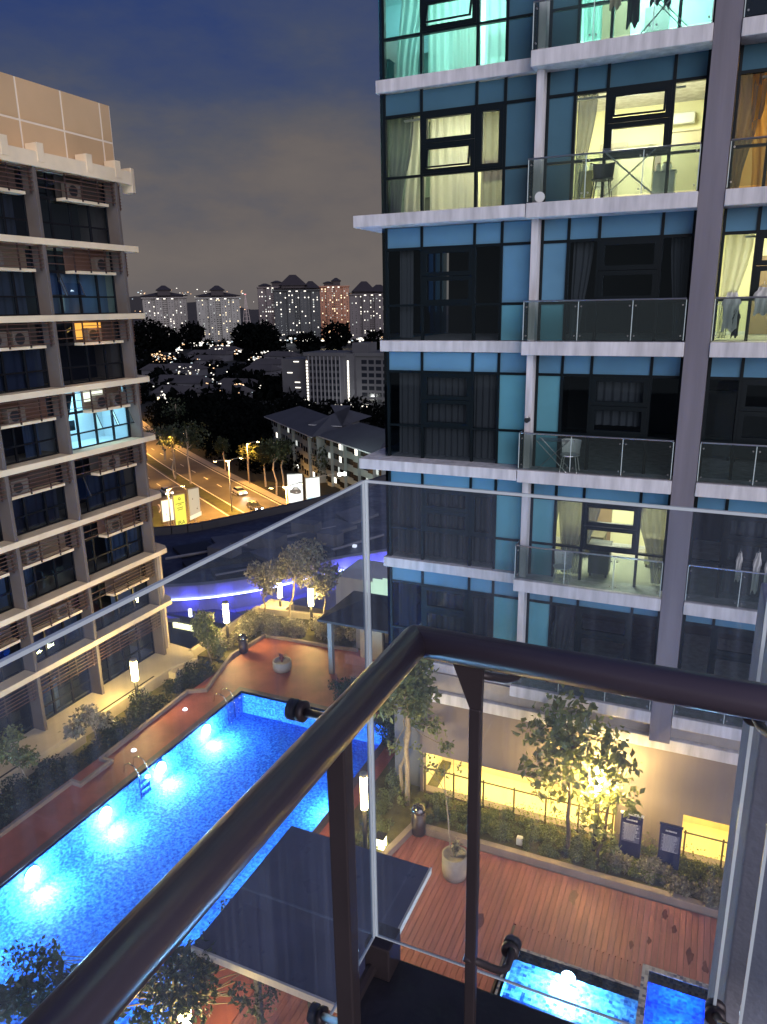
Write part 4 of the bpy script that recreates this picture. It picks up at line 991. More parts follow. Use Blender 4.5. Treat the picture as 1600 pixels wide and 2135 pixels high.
furn('sideboard', -1.2, 22.6, zA, .9, .5, 1.9, mat('cabinet_tan', (.36, .32, .22), .6), 'tan wardrobe behind the right pane of the bright yellow-lit flat', 'wardrobe')
furn('shelf_unit', -3.45, 20.4, zA, .35, .35, .8, mat('shelf_yellow', (.55, .45, .2), .6), 'low shelf crowded with things by the bright yellow-lit window', 'shelf')
furn('side_table', -1.6, 20.3, zA, .5, .4, .65, whiteP, 'small white table with clutter in the bright yellow-lit flat', 'table')
for k, (x, y, zz, r_) in enumerate(((-1.75, 20.3, .65, .05), (-1.6, 20.25, .65, .07), (-1.5, 20.35, .65, .05), (-3.5, 20.4, .8, .06), (-3.35, 20.4, .8, .05))):
    t = thing('jar', (x, y, zA+zz), ['slim jar on the small white table, left', 'wide jar in the middle of the small white table', 'slim jar on the small white table, right', 'jar on the low crowded shelf, left', 'jar on the low crowded shelf, right'][k], 'jar', 'clutter in the bright flat')
    MB().lathe((x, y, zA+zz), [(0, 0), (r_, 0), (r_*1.05, .12), (r_*.6, .17)], 10).build('body', whiteP, t); MB().lathe((x, y, zA+zz+.17), [(r_*.65, 0), (r_*.65, .03), (0, .03)], 10).build('lid', woodM, t)
furn('dresser', -6.9, 21.0, ZB[2]+.31, .45, .4, .8, mat('dresser_olive', (.25, .24, .13), .6), 'small olive dresser behind the yellow curtains of the corner flat', 'dresser')
furn('desk', -8.0, 20.6, ZB[2]+.31, .8, .4, .5, mat('bed_dark', (.16, .18, .14), .8), 'low dark bed end in the corner of the yellow-curtained flat', 'bed')
furn('armchair', -8.0, 20.8, ZB[1]+.31, .6, .4, .8, mat('chair_back_teal', (.12, .25, .25), .7), 'dark chair back behind the teal curtains of the corner flat', 'chair')
furn('sofa', -3.2, 21.9, ZB[5]+.31, 1.2, .8, .7, mat('sofa_brown', (.14, .12, .07), .8), 'brown sofa in the lit middle flat under the tied curtains', 'sofa')
furn('bin', -2.5, 20.2, ZB[5]+.31, .55, .5, .95, mat('bin_dark', (.05, .055, .05), .6), 'dark bulky cabinet at the window of the lit middle flat', 'cabinet')
furn('kitchen_counter', -1.1, 21.5, ZB[5]+.31, .6, .5, .9, mat('counter_cream', (.6, .55, .35), .5), 'cream kitchen counter right of the lit middle window', 'counter')
furn('television', 1.2, 22, ZB[4]+.31, 1.2, .2, 1.5, blackM, 'black television unit in the dark right flat', 'television')
furn('rug_chest', .1, 22.2, ZB[4]+.31, .9, .4, 1.9, blackM, 'black wardrobe in the dark right flat', 'wardrobe')
for f, x in ((2, -3.6), (3, -3.1)):
    pass
t = thing('satellite_plate', (-4.35, 19.2, ZB[2]+.42), 'small round pale disc standing on the balcony slab by the white pier', 'dish'); MB().tube([(-4.30, 19.0, ZB[2]+.43), (-4.30, 19.04, ZB[2]+.43)], .12, 16).build('plate', whiteP, t)
t = thing('pier_lamp', (-4.44, 19.22, -2.9), 'small round lamp fitting on the white pier', 'lamp'); MB().tube([(-4.44, 19.1, -2.95), (-4.44, 19.25, -2.95)], .07, 12).build('body', blackM, t); MB().lathe((-4.44, 19.12, -2.9), [(0, 0), (.05, .02), (0, .06)], 8).build('lens', whiteP, t)
g = AY(1075, 1225, 19.5)

# plinth: recessed band, white band, rendered wall with two lit openings
MB().box(-7.62, XR, 19.42, 19.8, -11.52, -10.96).build('recess_band', mat('recess_grey', (.42, .37, .33), .8, var=.1), RB)
MB().box(-7.68, XR, 19.28, 19.8, -11.90, -11.54).build('white_band', slabM, RB, bevel=.02)
wx = [(-7.62, -7.52), (-1.50, .32), (1.72, 1.95), (4.5, XR)]
for x0, x1 in wx: MB().box(x0, x1, 19.5, 19.8, -15.9, -11.91).build('plinth_wall', wallB, RB)
for x0, x1 in ((-7.52, -1.50), (.32, 1.72), (1.95, 4.5)):
    MB().box(x0, x1, 19.5, 19.8, -13.92, -11.91).build('plinth_wall', wallB, RB)
    MB().box(x0, x1, 19.5, 19.8, -15.9, -15.33).build('plinth_wall', wallB, RB)
    m_ = MB(); yb = 21.4
    m_.q([(x0, yb, -15.6), (x1, yb, -15.6), (x1, yb, -13.6), (x0, yb, -13.6)]).q([(x0, 19.8, -13.8), (x1, 19.8, -13.8), (x1, yb, -13.6), (x0, yb, -13.6)])
    m_.q([(x0, 19.8, -15.5), (x1, 19.8, -15.5), (x1, yb, -15.5), (x0, yb, -15.5)]).q([(x0, 19.8, -15.6), (x0, yb, -15.6), (x0, yb, -13.6), (x0, 19.8, -13.6)]).q([(x1, 19.8, -15.6), (x1, yb, -15.6), (x1, yb, -13.6), (x1, 19.8, -13.6)])
    m_.build('corridor_wall', creamM, RB)
    n = max(1, int((x1-x0)/1.5))
    for i in range(n):
        xx = x0+(x1-x0)*(i+.5)/n; MB().box(xx-.5, xx+.5, 20.3, 20.45, -13.83, -13.79).build('corridor_lamp', emis('corridor_tube', (1, .78, .28), 18), RB)
        lamp('corridor_light', 'AREA', (xx, 20.5, -13.9), 34, (1., .78, .25), RB, .9, rot=(0, .15, -1))
    m_ = MB(); m_.tube([(x0+.05, 19.42, -14.42), (x1-.05, 19.42, -14.42)], .025, 6)
    for i in range(int((x1-x0)/.95)+1): xx = x0+.1+i*.98; m_.box(xx-.025, xx+.025, 19.40, 19.44, -15.35, -14.35)
    m_.each('corridor_railing', mat('railing_bronze', (.10, .08, .03), .5), RB)
for x, lb in ((-6.85, 'small grey notice plate in the lit corridor opening, left one'), (-3.65, 'small grey notice plate in the lit corridor opening, right one')):
    t = thing('notice_plate', (x, 20.6, -14.7), lb, 'notice', 'plates in the lit corridor')
    MB().arr([(x-.12, 20.6, -14.7), (x+.12, 20.6, -14.7), (x+.2, 20.6, -14.25), (x-.02, 20.6, -14.25), (x-.12, 20.65, -14.7), (x+.12, 20.65, -14.7), (x+.2, 20.65, -14.25), (x-.02, 20.65, -14.25)], [(0,1,2,3),(7,6,5,4),(0,4,5,1),(3,2,6,7),(0,3,7,4),(1,5,6,2)]).build('plate', mat('plate_grey', (.2, .2, .17), .6), t)
    MB().tube([(x, 20.63, -15.5), (x, 20.63, -14.7)], .015, 6).build('post', poleM, t)
# dark podium storeys of the right building below the deck edge
MB().box(-8.6, -7.7, YG+.1, 25, -15.9, ZB[6]).build('corner_wall', mat('corner_wall_dark', (.16, .17, .20), .6), RB)

# notice boards in front of the wall
navy = mat('sign_navy', (.025, .03, .09), .35); silver = mat('sign_text_panel', (.16, .16, .24), .5, var=.3, scale=9); white_i = mat('sign_print_white', (.75, .75, .8), .5)
for x0, x1, zt_, lb in ((-1.27, -.69, -13.78, 'dark blue pool notice board, left of the pair'), (-.24, .33, -13.83, 'dark blue pool notice board, right of the pair beside the small lit opening')):
    t = thing('notice_board', ((x0+x1)/2, 18.7, -15.4), lb, 'notice board', 'blue notice boards by the wall')
    MB().box(x0, x1, 18.68, 18.73, -15.15, zt_).build('board', navy, t, bevel=.008)
    MB().box(x0-.02, x1+.02, 18.70, 18.76, zt_+.002, zt_+.05).build('cap', whiteP if x0 < -1 else navy, t)
    for xx in (x0+.03, x1-.03): MB().box(xx-.02, xx+.02, 18.735, 18.77, -15.45, zt_-.05).build('post', blackM, t)
    Rg = random.Random(int(x0*50)); m_ = MB()
    m_.box(x0+.05, x1-.05, 18.672, 18.678, -14.62, zt_-.24); m_.build('text_panel', silver, t)
    m_ = MB(); xx = x0+.15
    while xx < x1-.14: w_ = Rg.uniform(.012, .03); m_.box(xx, xx+w_, 18.667, 18.675, zt_-.15, zt_-.15+Rg.uniform(.035, .05)); xx += w_+.009
    for k in range(15):
        z = zt_-.27-k*.036; xx = x0+.08+(.03 if k % 3 else 0)
        while xx < x1-.09-Rg.random()*.12:
            w_ = Rg.uniform(.012, .05); m_.box(xx, xx+w_, 18.664, 18.670, z, z+.014); xx += w_+.012
    m_.build('printed_text', white_i, t)

# =================================================================== LEFT BUILDING
XF = -22.0
LB = thing('apartment_building', (-24, 20, -15.5), 'sandy-topped apartment building with concrete fins, brown louvres and white slab edges', 'apartment building')
slabL = mat('slab_edge_cream_lit', (.86, .69, .46), .75, var=.15, scale=.8, bump=.2)  # warm lamp light put into the cream here and the fin colour below
finM = mat('fin_concrete', (.13, .105, .09), .8, var=.2, scale=.7, bump=.2); louvM = mat('louvre_brown', (.11, .055, .04), .5); louvV = mat('louvre_post', (.05, .03, .025), .5)
glassL = glassmat('tinted_glass_left', (.55, .60, .72), 1.5, wave=.05); frameL = mat('frame_black_left', (.008, .009, .013), .4, spec=.3)
beigeW = mat('end_wall_beige', (.50, .41, .31), .8, var=.12, scale=.5, bump=.15); acM = mat('condenser_casing', (.16, .135, .11), .6)
ZL = [4.785, 2.264, -.35, -2.94, -5.44, -8.04, -10.61, -13.11, -15.35]
FY = [13.4, 17.33, 20.27, 24.15]
endpoly = [(XF, 10.0), (XF, 25.02), (XF-.25, 25.12), (XF-1.3, 24.9), (XF-2.0, 24.2), (XF-2.0, 10.0)]
endpoly2 = [(XF, 10.0), (XF, 24.9), (XF-.35, 25.2), (XF-1.5, 25.5), (XF-3.0, 25.2), (XF-3.0, 10.0)]
for k in range(1, 8):
    MB().prism(endpoly2 if k > 2 else endpoly, ZL[k], ZL[k]+.22).build('floor_slab', slabL, LB, bevel=.01)
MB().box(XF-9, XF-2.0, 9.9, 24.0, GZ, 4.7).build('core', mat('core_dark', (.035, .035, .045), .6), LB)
MB().box(XF-9, XF-.7, 24.155, 24.30, ZL[7]+.22, 4.7).build('end_wall', beigeW, LB)
for k in (5, 6, 7):
    pts = [(XF-.75, 24.31), (XF-.35, 24.75), (XF-.6, 25.15-.0), (XF-1.6, 25.4), (XF-3.0, 25.1), (XF-3.0, 24.31)]
    if k >= 6: MB().prism(pts, ZL[k+1]+.22 if k < 7 else ZL[8], ZL[k]-.002).build('end_bulge', beigeW, LB)
# crown
MB().box(XF-2.1, XF+.06, 10, 24.95, 4.785, 5.28).build('parapet', slabL, LB, bevel=.02)
MB().prism([(XF-.5, 24.96), (XF+.05, 24.96), (XF+.0, 25.2), (XF-.5, 25.3)], 4.5, 5.42).build('corner_block', slabL, LB, bevel=.03)
for y0 in (13.6, 15.9, 18.95, 20.40, 22.62, 24.08): MB().box(XF-.45, XF+.09, y0, y0+.28, 4.95, 5.42+.14).build('merlon', slabL, LB)
panM = [mat('cladding_sand_%d' % i, c, .75, var=.10, scale=.5) for i, c in enumerate(((.66, .44, .24), (.62, .415, .225), (.69, .465, .255)))]
jointM = mat('cladding_joint', (.93, .80, .62), .7)
XP = XF-.6; sc = XP/XF
MB().box(XP-3, XP-.012, 10, 1.0995*-XP, 5.0, .3388*-XP).build('roof_wall', jointM, LB)
ys = [13.0, 14.95, 16.87, 18.78, .9055*-XP, .9915*-XP, 1.0757*-XP, 1.0995*-XP]; zs_ = [5.0, .2802*-XP, .3388*-XP]
for i in range(len(ys)-1):
    for j in range(2):
        MB().box(XP-.012, XP, ys[i]+.035, ys[i+1]-.035, zs_[j]+.035, zs_[j+1]-(.035 if j == 0 else 0)).build('cladding_panel', panM[(i*2+j) % 3], LB, bevel=.004)
def ac_unit(y, z):
    a = MB().box(XF-.52, XF-.22, y, y+.72, z, z+.52).build('air_conditioner', acM, LB, bevel=.015)
    MB().tube([(XF-.215, y+.27, z+.26), (XF-.205, y+.27, z+.26)], .2, 18).build('fan_grille', blackM, a)
rl = random.Random(77); backs = [mat('ledge_back_%d' % i, c, .8) for i, c in enumerate(((.045, .038, .035), (.17, .135, .10), (.07, .05, .045), (.13, .07, .05)))]
cool = (.52, .93, 1.)
for k in range(8):
    zt, z0 = (ZL[k] if k else 4.785), ZL[k+1]+(.22 if k < 7 else 0)
    for j in range(4):
        y = FY[j]; MB().box(XF-.62, XF-.02, y-.07, y+.07, z0, zt).build('fin', finM, LB, bevel=.008)
    for j in range(3):
        ya, yb = FY[j]+.075, FY[j+1]-.075; zl = zt-.86; H = zt-z0
        # window wall
        n = 4 if yb-ya > 3 else 3
        m_ = MB(); xw = XF-.62; cuts = [ya+(yb-ya)*i/n for i in range(n+1)]; ztr = z0+.42*(zl-z0)
        for c_ in cuts: m_.box(xw-.04, xw+.04, c_-.035, c_+.035, z0, zt-.01)
        m_.box(xw-.035, xw+.035, ya, yb, ztr-.03, ztr+.03).box(xw-.035, xw+.035, ya, yb, zl-.05, zl+.05).box(xw-.035, xw+.035, ya, yb, z0, z0+.05)
        win = m_.build('window', frameL, LB)
        open_ = [] 
        if (k, j) in ((1, 2),): open_ = [0, 1]
        if (k, j) in ((4, 2), (3, 2)): open_ = [2, 3] if k == 3 else [0]
        for i in range(n):
            a_, b_ = cuts[i]+.035, cuts[i+1]-.035
            m_ = MB(); m_.q([(xw, a_, z0+.05), (xw, b_, z0+.05), (xw, b_, ztr-.03), (xw, a_, ztr-.03)]); m_.build('pane', glassL, win)
            if i in open_:
                dx = .32; m_ = MB(); m_.q([(xw+dx, a_, ztr+.05), (xw+dx, b_, ztr+.05), (xw, b_, zl-.05), (xw, a_, zl-.05)]); m_.build('pane', glassL, win)
                m_ = MB()
                for yy in (a_+.02, b_-.02): m_.tube([(xw+dx, yy, ztr+.05), (xw, yy, zl-.05)], .02, 4)
                m_.tube([(xw+dx, a_, ztr+.05), (xw+dx, b_, ztr+.05)], .02, 4); m_.build('sash', frameL, win)
            else:
                m_ = MB(); m_.q([(xw, a_, ztr+.03), (xw, b_, ztr+.03), (xw, b_, zl-.05), (xw, a_, zl-.05)]); m_.build('pane', glassL, win)
        m_ = MB(); m_.q([(xw, ya, zl+.05), (xw, yb, zl+.05), (xw, yb, zt), (xw, ya, zt)]); m_.build('pane', glassL, win)
        # curtain behind some
        def cur(y0_, y1_, M, nf=6):
            V = []; nn = nf*6
            for r_ in range(2):
                for i in range(nn+1): V.append((xw-.25+.04*math.sin(i/nn*nf*6.28), y0_+(y1_-y0_)*i/nn, z0+.05+(zl-z0-.05)*r_))
            MB().arr(V, [(i, i+1, nn+2+i, nn+1+i) for i in range(nn)]).build('curtain', M, win, smooth=True)
        sel = {(1, 1): (.1, .9), (2, 1): (.0, 1.), (3, 1): (.55, .8), (4, 1): (.1, .95), (4, 2): (.3, .9), (1, 2): (.05, .95), (5, 2): (.5, 1.), (0, 1): (.1, .9), (6, 1): (.2, 1.), (6, 2): (.5, .9), (5, 0): (0, 1), (7, 1): (.0, .5), (3, 0): (0, 1), (5, 1): (.1, .4)}
        if (k, j) in sel:
            s0, s1 = sel[(k, j)]; cur(ya+(yb-ya)*s0, ya+(yb-ya)*s1, curtainmat('curtain_left_%d%d' % (k, j), [(.16, .20, .30), (.24, .34, .50), (.13, .14, .20), (.20, .25, .33)][(k+2*j) % 4], .3))
        # louvre screen
        la, lb_ = (ya, yb)
        if j == 2 and k < 7: la = ya+(yb-ya)*.34
        if j == 0: la, lb_ = ya, yb
        ns = 6
        for s in range(ns):
            z = zt-.06-s*.14
            yy0 = ya if (s % 2 == 0 or j != 2) else la
            MB().box(XF-.10, XF-.06, yy0, yb, z-.013, z+.012).build('louvre', louvM, LB)
        m_ = MB()
        for s in range(4): yy = la+(lb_-la)*(s/3*.94+.02); m_.box(XF-.14, XF-.105, yy-.025, yy+.025, zt-.88, zt-.02)
        m_.each('louvre_post', louvV, LB)
        if k < 7:
            MB().box(XF-.60, XF-.16, la, lb_-.3, zt-.92, zt-.82).build('condenser_ledge', slabL, LB)
            MB().box(XF-.60, XF-.57, la, lb_-.3, zt-.80, zt-.01).build('ledge_back', backs[(k*3+j*2) % 4], LB)
            if rl.random() < .8: ac_unit(la+.15+rl.random()*.5, zt-.81)
            if rl.random() < .45: ac_unit(la+1.15+rl.random()*.2, zt-.81)
    # louvre return at the end of the building
    m_ = MB()
    for s in range(8): z = zt-.06-s*.115; m_.box(XF-.5, XF-.46, 24.32, 24.80, z-.02, z+.02)
    m_.box(XF-.52, XF-.48, 24.74, 24.78, zt-.95, zt-.02)
    m_.build('louvre_return', louvM, LB)
# the one lit flat, the orange ledge, a small bright one
def lroom(k, j, y0f, y1f, c, p, wallc):
    zt, z0 = ZL[k]-.05, ZL[k+1]+.22; ya, yb = FY[j]+.1, FY[j+1]-.1; a, b = ya+(yb-ya)*y0f, ya+(yb-ya)*y1f
    m_ = MB(); x0, x1 = XF-1.98, XF-.66
    m_.q([(x0, a, z0), (x0, b, z0), (x0, b, zt), (x0, a, zt)]).q([(x0, a, z0), (x1, a, z0), (x1, a, zt), (x0, a, zt)]).q([(x0, b, z0), (x1, b, z0), (x1, b, zt), (x0, b, zt)]).q([(x0, a, zt), (x1, a, zt), (x1, b, zt), (x0, b, zt)]).q([(x0, a, z0+.01), (x1, a, z0+.01), (x1, b, z0+.01), (x0, b, z0+.01)])
    m_.build('room_wall', wallc, LB); lamp('room_light', 'AREA', (XF-1.3, (a+b)/2, zt-.1), p, c, LB, 1.0, rot=(.1, 0, -1)); lamp('room_fill', 'POINT', (XF-1.2, (a+b)/2, z0+1.0), p*.35, c, LB, .3)
lroom(3, 2, .02, .98, cool, 62, mat('room_wall_cool', (.7, .8, .82), .85))
z_ = ZL[3]
m_ = MB(); m_.arr([(XF-.66, 20.36, ZL[4]+.25), (XF-.66, 20.75, ZL[4]+.9), (XF-.68, 21.3, z_-.1), (XF-.68, 20.36, z_-.1)], [(0, 1, 2, 3)])
t = thing('door_curtain', (XF-.67, 20.6, ZL[4]+.3), 'dark drawn-aside curtain at the left of the cool-lit flat', 'curtain'); m_.build('cloth', blackM, t)
MB().box(XF-1.0, XF-.98, 21.15, 21.5, ZL[4]+.9, ZL[4]+1.3).build('stripe', blackM, t)
lamp('ledge_light', 'AREA', (XF-.35, 22.3, ZL[2]-.06), 9, (1., .48, .10), LB, .25, rot=(-.5, 0, -1), sy=2.0)
MB().box(XF-.55, XF-.52, 21.7, 23.0, ZL[2]-.7, ZL[2]-.1).build('lit_panel', emis('orange_ledge_glow', (1., .45, .07), 1.0), LB)  # glowing panel stands in for orange lamplight on the ledge behind the louvre
MB().box(XF-.56, XF-.54, 21.7, 22.7, ZL[3]-.5, ZL[3]-.1).build('lit_panel', emis('pale_blind', (.95, 1., .8), 1.1), LB)
MB().box(XF-1.0, XF-.98, 21.55, 21.75, ZL[2]+.35, ZL[2]+.95).build('lit_panel', emis('green_blind', (.75, 1, .7), .6), LB)
lamp('room_light', 'POINT', (XF-1.5, 22.9, ZL[2]+.9), 9, (.3, .8, 1.), LB, .1)
MB().lathe((XF-1.4, 22.6, ZL[2]+1.1), [(0, 0), (.08, .0), (0, .05)], 8).build('ceiling_light', emis('cool_lamp', (.8, 1, 1), 10), LB)
MB().box(XF-1.2, XF-1.17, 22.9, 23.6, ZL[7]-.9-.0, ZL[7]-.85).build('strip_lamp', emis('cool_strip', (.7, .85, .9), .6), LB)
MB().box(XF-.75, XF-.73, 22.0, 23.4, ZL[6]-1.55, ZL[6]-1.0).build('white_blind', mat('blind_grey', (.42, .45, .48), .7), LB)
# base wall and its sloping ledge
bw = thing('podium_wall', (-21.2, 18, -16.6), 'lamp-lit cream podium wall with a drain slot along the foot of the left building', 'wall')
pw = mat('podium_wall_cream', (.66, .56, .40), .8, var=.16, scale=.7, bump=.25)
MB().prism([(-22.9, 9), (-20.95, 9), (-20.95, 23.4), (-20.75, 23.9), (-20.75, 24.6), (-21.3, 25.1), (-22.9, 25.3)], -17, -15.36).build('wall', pw, bw, bevel=.03)
MB().box(-20.94, -20.62, 15.9, 17.9, -17, -15.50).build('buttress', pw, bw, bevel=.03); MB().box(-20.94, -20.55, 23.0, 24.6, -17, -15.45).build('buttress', pw, bw, bevel=.03)
for y0, y1 in ((9, 16.0), (18.6, 22.3)): MB().box(-21.16, -21.08, y0, y1, -15.356, -15.345).build('drain_slot', mat('drain_dark', (.02, .02, .015), .8), bw)

# =================================================================== PODIUM DECK, POOL, GARDEN
ZD = -15.5
deckR = mat('timber_deck_red', (.27, .105, .070), .5, var=.3, scale=1.4, bump=.2, stretch=(6, .5, 1))
deckT = mat('terrace_tile_red', (.36, .105, .075), .55, var=.35, scale=.9, bump=.15)
deckB = mat('podium_concrete', (.14, .12, .11), .85, var=.2, scale=.6)
soil = mat('planting_soil', (.11, .10, .04), .95, var=.4, scale=3)
PX0, PX1, PY1, PY0 = -17.0, -10.0, 22.9, 2.0
m_ = MB()                                                     # terrace with the pool left open
m_.box(-19.0, PX0-.25, -4, PY1+.25, ZD-.4, ZD).box(PX0-.25, PX1+.25, PY1+.25, 28.2, ZD-.4, ZD).box(-19.0, PX0-.25, PY1+.251, 28.2, ZD-.4, ZD).box(PX1+.25, -8.6, -4, 28.2, ZD-.4, ZD)
m_.build('pool_terrace', deckT, kind='structure')
MB().box(-22.5, 9, -4, 34, -19, ZD-1.05).build('podium_slab', deckB, kind='structure')
m_ = MB()
for b in ((-8.6, -3.42, -4, 19.5), (-3.42, 1.53, -4, 13.0), (-3.42, 1.53, 15.5, 19.5), (1.53, 9, -4, 19.5)): m_.box(*b, ZD-.4, ZD-.05)
m_.box(-3.42, -.28, 14.85, 15.5, ZD-.4, ZD-.05); m_.build('deck_base', deckB, kind='structure')
dk = thing('timber_deck', (-3, 12, ZD), 'reddish boarded deck between the small pool and the planted wall', 'deck')
dk['kind'] = 'structure'; del dk['category']; del dk['label']
dmats = [mat('deck_board_%d' % i, c, .62, var=.25, scale=1.5, bump=.15, stretch=(5, .6, 1)) for i, c in enumerate(((.285, .108, .112), (.268, .100, .104), (.302, .116, .120)))]
x = -8.58; i = 0
while x < 1.7:
    segs = [(2.0, 12.98), (15.5, 17.7)] if -3.5 < x < 1.52 else [(2.0, 17.7)]
    if x < -5.2 and x > -8.6: segs = [(2.0, 17.7)]
    for a, b in segs:
        MB().box(x+.006, x+.140, a, b, ZD-.045, ZD).build('deck_board', dmats[(i*7+int(a)) % 3], dk)
    x += .146; i += 1
wetM = mat('wet_timber', (.10, .035, .035), .22, var=.3, scale=4)
RWt = random.Random(8)
for k, (cx_, cy_) in enumerate(((.35, 16.9), (.75, 16.2), (-.2, 16.3), (1.1, 16.0), (-.6, 16.0), (-4.3, 15.2), (.1, 17.3), (-2.2, 17.0))):
    m_ = MB(); n_ = 14; r0 = RWt.uniform(.10, .24)
    m_.q([(cx_+r0*RWt.uniform(.45, 1)*math.cos(2*math.pi*i/n_)*.6, cy_+r0*RWt.uniform(.6, 1.2)*math.sin(2*math.pi*i/n_)*1.3, ZD+.003) for i in range(n_)])
    m_.build('wet_patch', wetM, kind='structure')
# joists ends / surround of the small pool
copM = mat('coping_stone', (.36, .33, .33), .6, var=.2, scale=2)
# pool shells
def tilemat(name, base, dark, sc, frac):
    M = bpy.data.materials.new(name); M.use_nodes = True; t = M.node_tree; b = t.nodes['Principled BSDF']; b.inputs['Roughness'].default_value = .75; b.inputs['Specular IOR Level'].default_value = .2
    geo = t.nodes.new('ShaderNodeNewGeometry'); mp_ = t.nodes.new('ShaderNodeVectorMath'); mp_.operation = 'SCALE'; mp_.inputs['Scale'].default_value = 1/sc
    fl = t.nodes.new('ShaderNodeVectorMath'); fl.operation = 'FLOOR'; wn = t.nodes.new('ShaderNodeTexWhiteNoise')
    t.links.new(geo.outputs['Position'], mp_.inputs[0]); t.links.new(mp_.outputs[0], fl.inputs[0]); t.links.new(fl.outputs[0], wn.inputs['Vector'])
    r = t.nodes.new('ShaderNodeValToRGB'); r.color_ramp.interpolation = 'CONSTANT'
    r.color_ramp.elements[0].color = (*dark, 1); r.color_ramp.elements[1].position = frac; r.color_ramp.elements[1].color = (*base, 1)
    e = r.color_ramp.elements.new(frac+.35); e.color = (*[c*1.15 for c in base], 1)
    e = r.color_ramp.elements.new(frac*.45); e.color = (*[d*.5+b_*.5 for d, b_ in zip(dark, base)], 1)
    t.links.new(wn.outputs['Value'], r.inputs[0]); t.links.new(r.outputs[0], b.inputs['Base Color'])
    MATS[name] = M; return M
tileA = tilemat('mosaic_tile_blue', (.065, .27, .90), (.03, .15, .70), .075, .42)
tileB = tilemat('mosaic_tile_aqua', (.14, .44, .80), (.02, .10, .36), .085, .3)
def watermat(name, tint, scale, st, dist=.03):
    M = bpy.data.materials.new(name); M.use_nodes = True; t = M.node_tree; t.nodes.clear()
    o = t.nodes.new('ShaderNodeOutputMaterial'); tr = t.nodes.new('ShaderNodeBsdfTransparent'); tr.inputs[0].default_value = (*tint, 1)
    gl = t.nodes.new('ShaderNodeBsdfGlossy'); gl.inputs['Roughness'].default_value = .04; fr = t.nodes.new('ShaderNodeFresnel'); fr.inputs[0].default_value = 1.33
    n = t.nodes.new('ShaderNodeTexNoise'); n.inputs['Scale'].default_value = scale; n.inputs['Detail'].default_value = 3; geo = t.nodes.new('ShaderNodeNewGeometry')
    bp = t.nodes.new('ShaderNodeBump'); bp.inputs['Strength'].default_value = st; bp.inputs['Distance'].default_value = dist
    rf = t.nodes.new('ShaderNodeBsdfRefraction'); rf.inputs['IOR'].default_value = 1.33; rf.inputs['Color'].default_value = (*tint, 1)
    t.links.new(geo.outputs['Position'], n.inputs['Vector']); t.links.new(n.outputs['Fac'], bp.inputs['Height'])
    t.links.new(bp.outputs[0], gl.inputs['Normal']); t.links.new(bp.outputs[0], fr.inputs['Normal'])
    # speckle: ripples darken/brighten what is seen through
    n2 = t.nodes.new('ShaderNodeTexNoise'); n2.inputs['Scale'].default_value = scale*1.25; n2.inputs['Detail'].default_value = 2; t.links.new(geo.outputs['Position'], n2.inputs['Vector'])
    r = t.nodes.new('ShaderNodeValToRGB'); r.color_ramp.elements[0].position = .42; r.color_ramp.elements[1].position = .58
    r.color_ramp.elements[0].color = (tint[0]*.40, tint[1]*.62, tint[2]*.92, 1); r.color_ramp.elements[1].color = (*[min(1, c*1.08) for c in tint], 1)
    t.links.new(n2.outputs['Fac'], r.inputs[0]); t.links.new(r.outputs[0], tr.inputs[0])
    mx = t.nodes.new('ShaderNodeMixShader'); t.links.new(fr.outputs[0], mx.inputs[0]); t.links.new(tr.outputs[0], mx.inputs[1]); t.links.new(gl.outputs[0], mx.inputs[2]); t.links.new(mx.outputs[0], o.inputs[0])
    MATS[name] = M; return M
pool = MB(); zf = ZD-1.0
pool.q([(PX0, PY0, zf), (PX1, PY0, zf), (PX1, PY1, zf), (PX0, PY1, zf)])
for a, b in (((PX0, PY0), (PX1, PY0)), ((PX1, PY0), (PX1, PY1)), ((PX1, PY1), (PX0, PY1)), ((PX0, PY1), (PX0, PY0))):
    pool.q([(a[0], a[1], zf), (b[0], b[1], zf), (b[0], b[1], ZD+.01), (a[0], a[1], ZD+.01)])
pool.build('pool_basin', tileA, kind='structure')
cp = MB(); e = .25
cp.box(PX0-e, PX0, PY0, PY1+e, ZD-.1, ZD+.02).box(PX1, PX1+e, PY0, PY1+e, ZD-.1, ZD+.02).box(PX0, PX1, PY1, PY1+e, ZD-.1, ZD+.02)
cp.build('pool_coping', mat('coping_dark', (.10, .07, .075), .5, var=.2, scale=2), kind='structure')
m_ = MB(); m_.q([(PX0, PY0, ZD-.05), (PX1, PY0, ZD-.05), (PX1, PY1, ZD-.05), (PX0, PY1, ZD-.05)])
m_.build('pool_water', watermat('pool_water_surface', (.70, .93, 1.), 9, .45), kind='structure')
PL = [20.4, 17.75, 15.05, 12.15, 9.3, 6.4]
labs = ['underwater lamp at the far end of the long pool wall', 'second underwater lamp from the far end of the pool', 'third underwater lamp from the far end of the pool', 'fourth underwater lamp from the far end, nearest in view', 'underwater lamp behind the handrail on the near pool wall', 'underwater lamp at the near end of the pool']
lens = emis('pool_lamp_lens', (.85, 1., .98), 160)
for i, y in enumerate(PL):
    t = thing('pool_lamp', (PX0+.02, y, ZD-.45), labs[i], 'pool lamp', 'underwater lamps in the long pool')
    MB().tube([(PX0+.01, y, ZD-.42), (PX0+.06, y, ZD-.42)], .22, 16).build('lens', lens, t)
    MB().tube([(PX0+.005, y, ZD-.42), (PX0+.03, y, ZD-.42)], .26, 16).build('ring', steelM, t)
    lamp('pool_light', 'POINT', (PX0+.34, y, ZD-.66), 560, (.50, .74, 1.), t, .06)
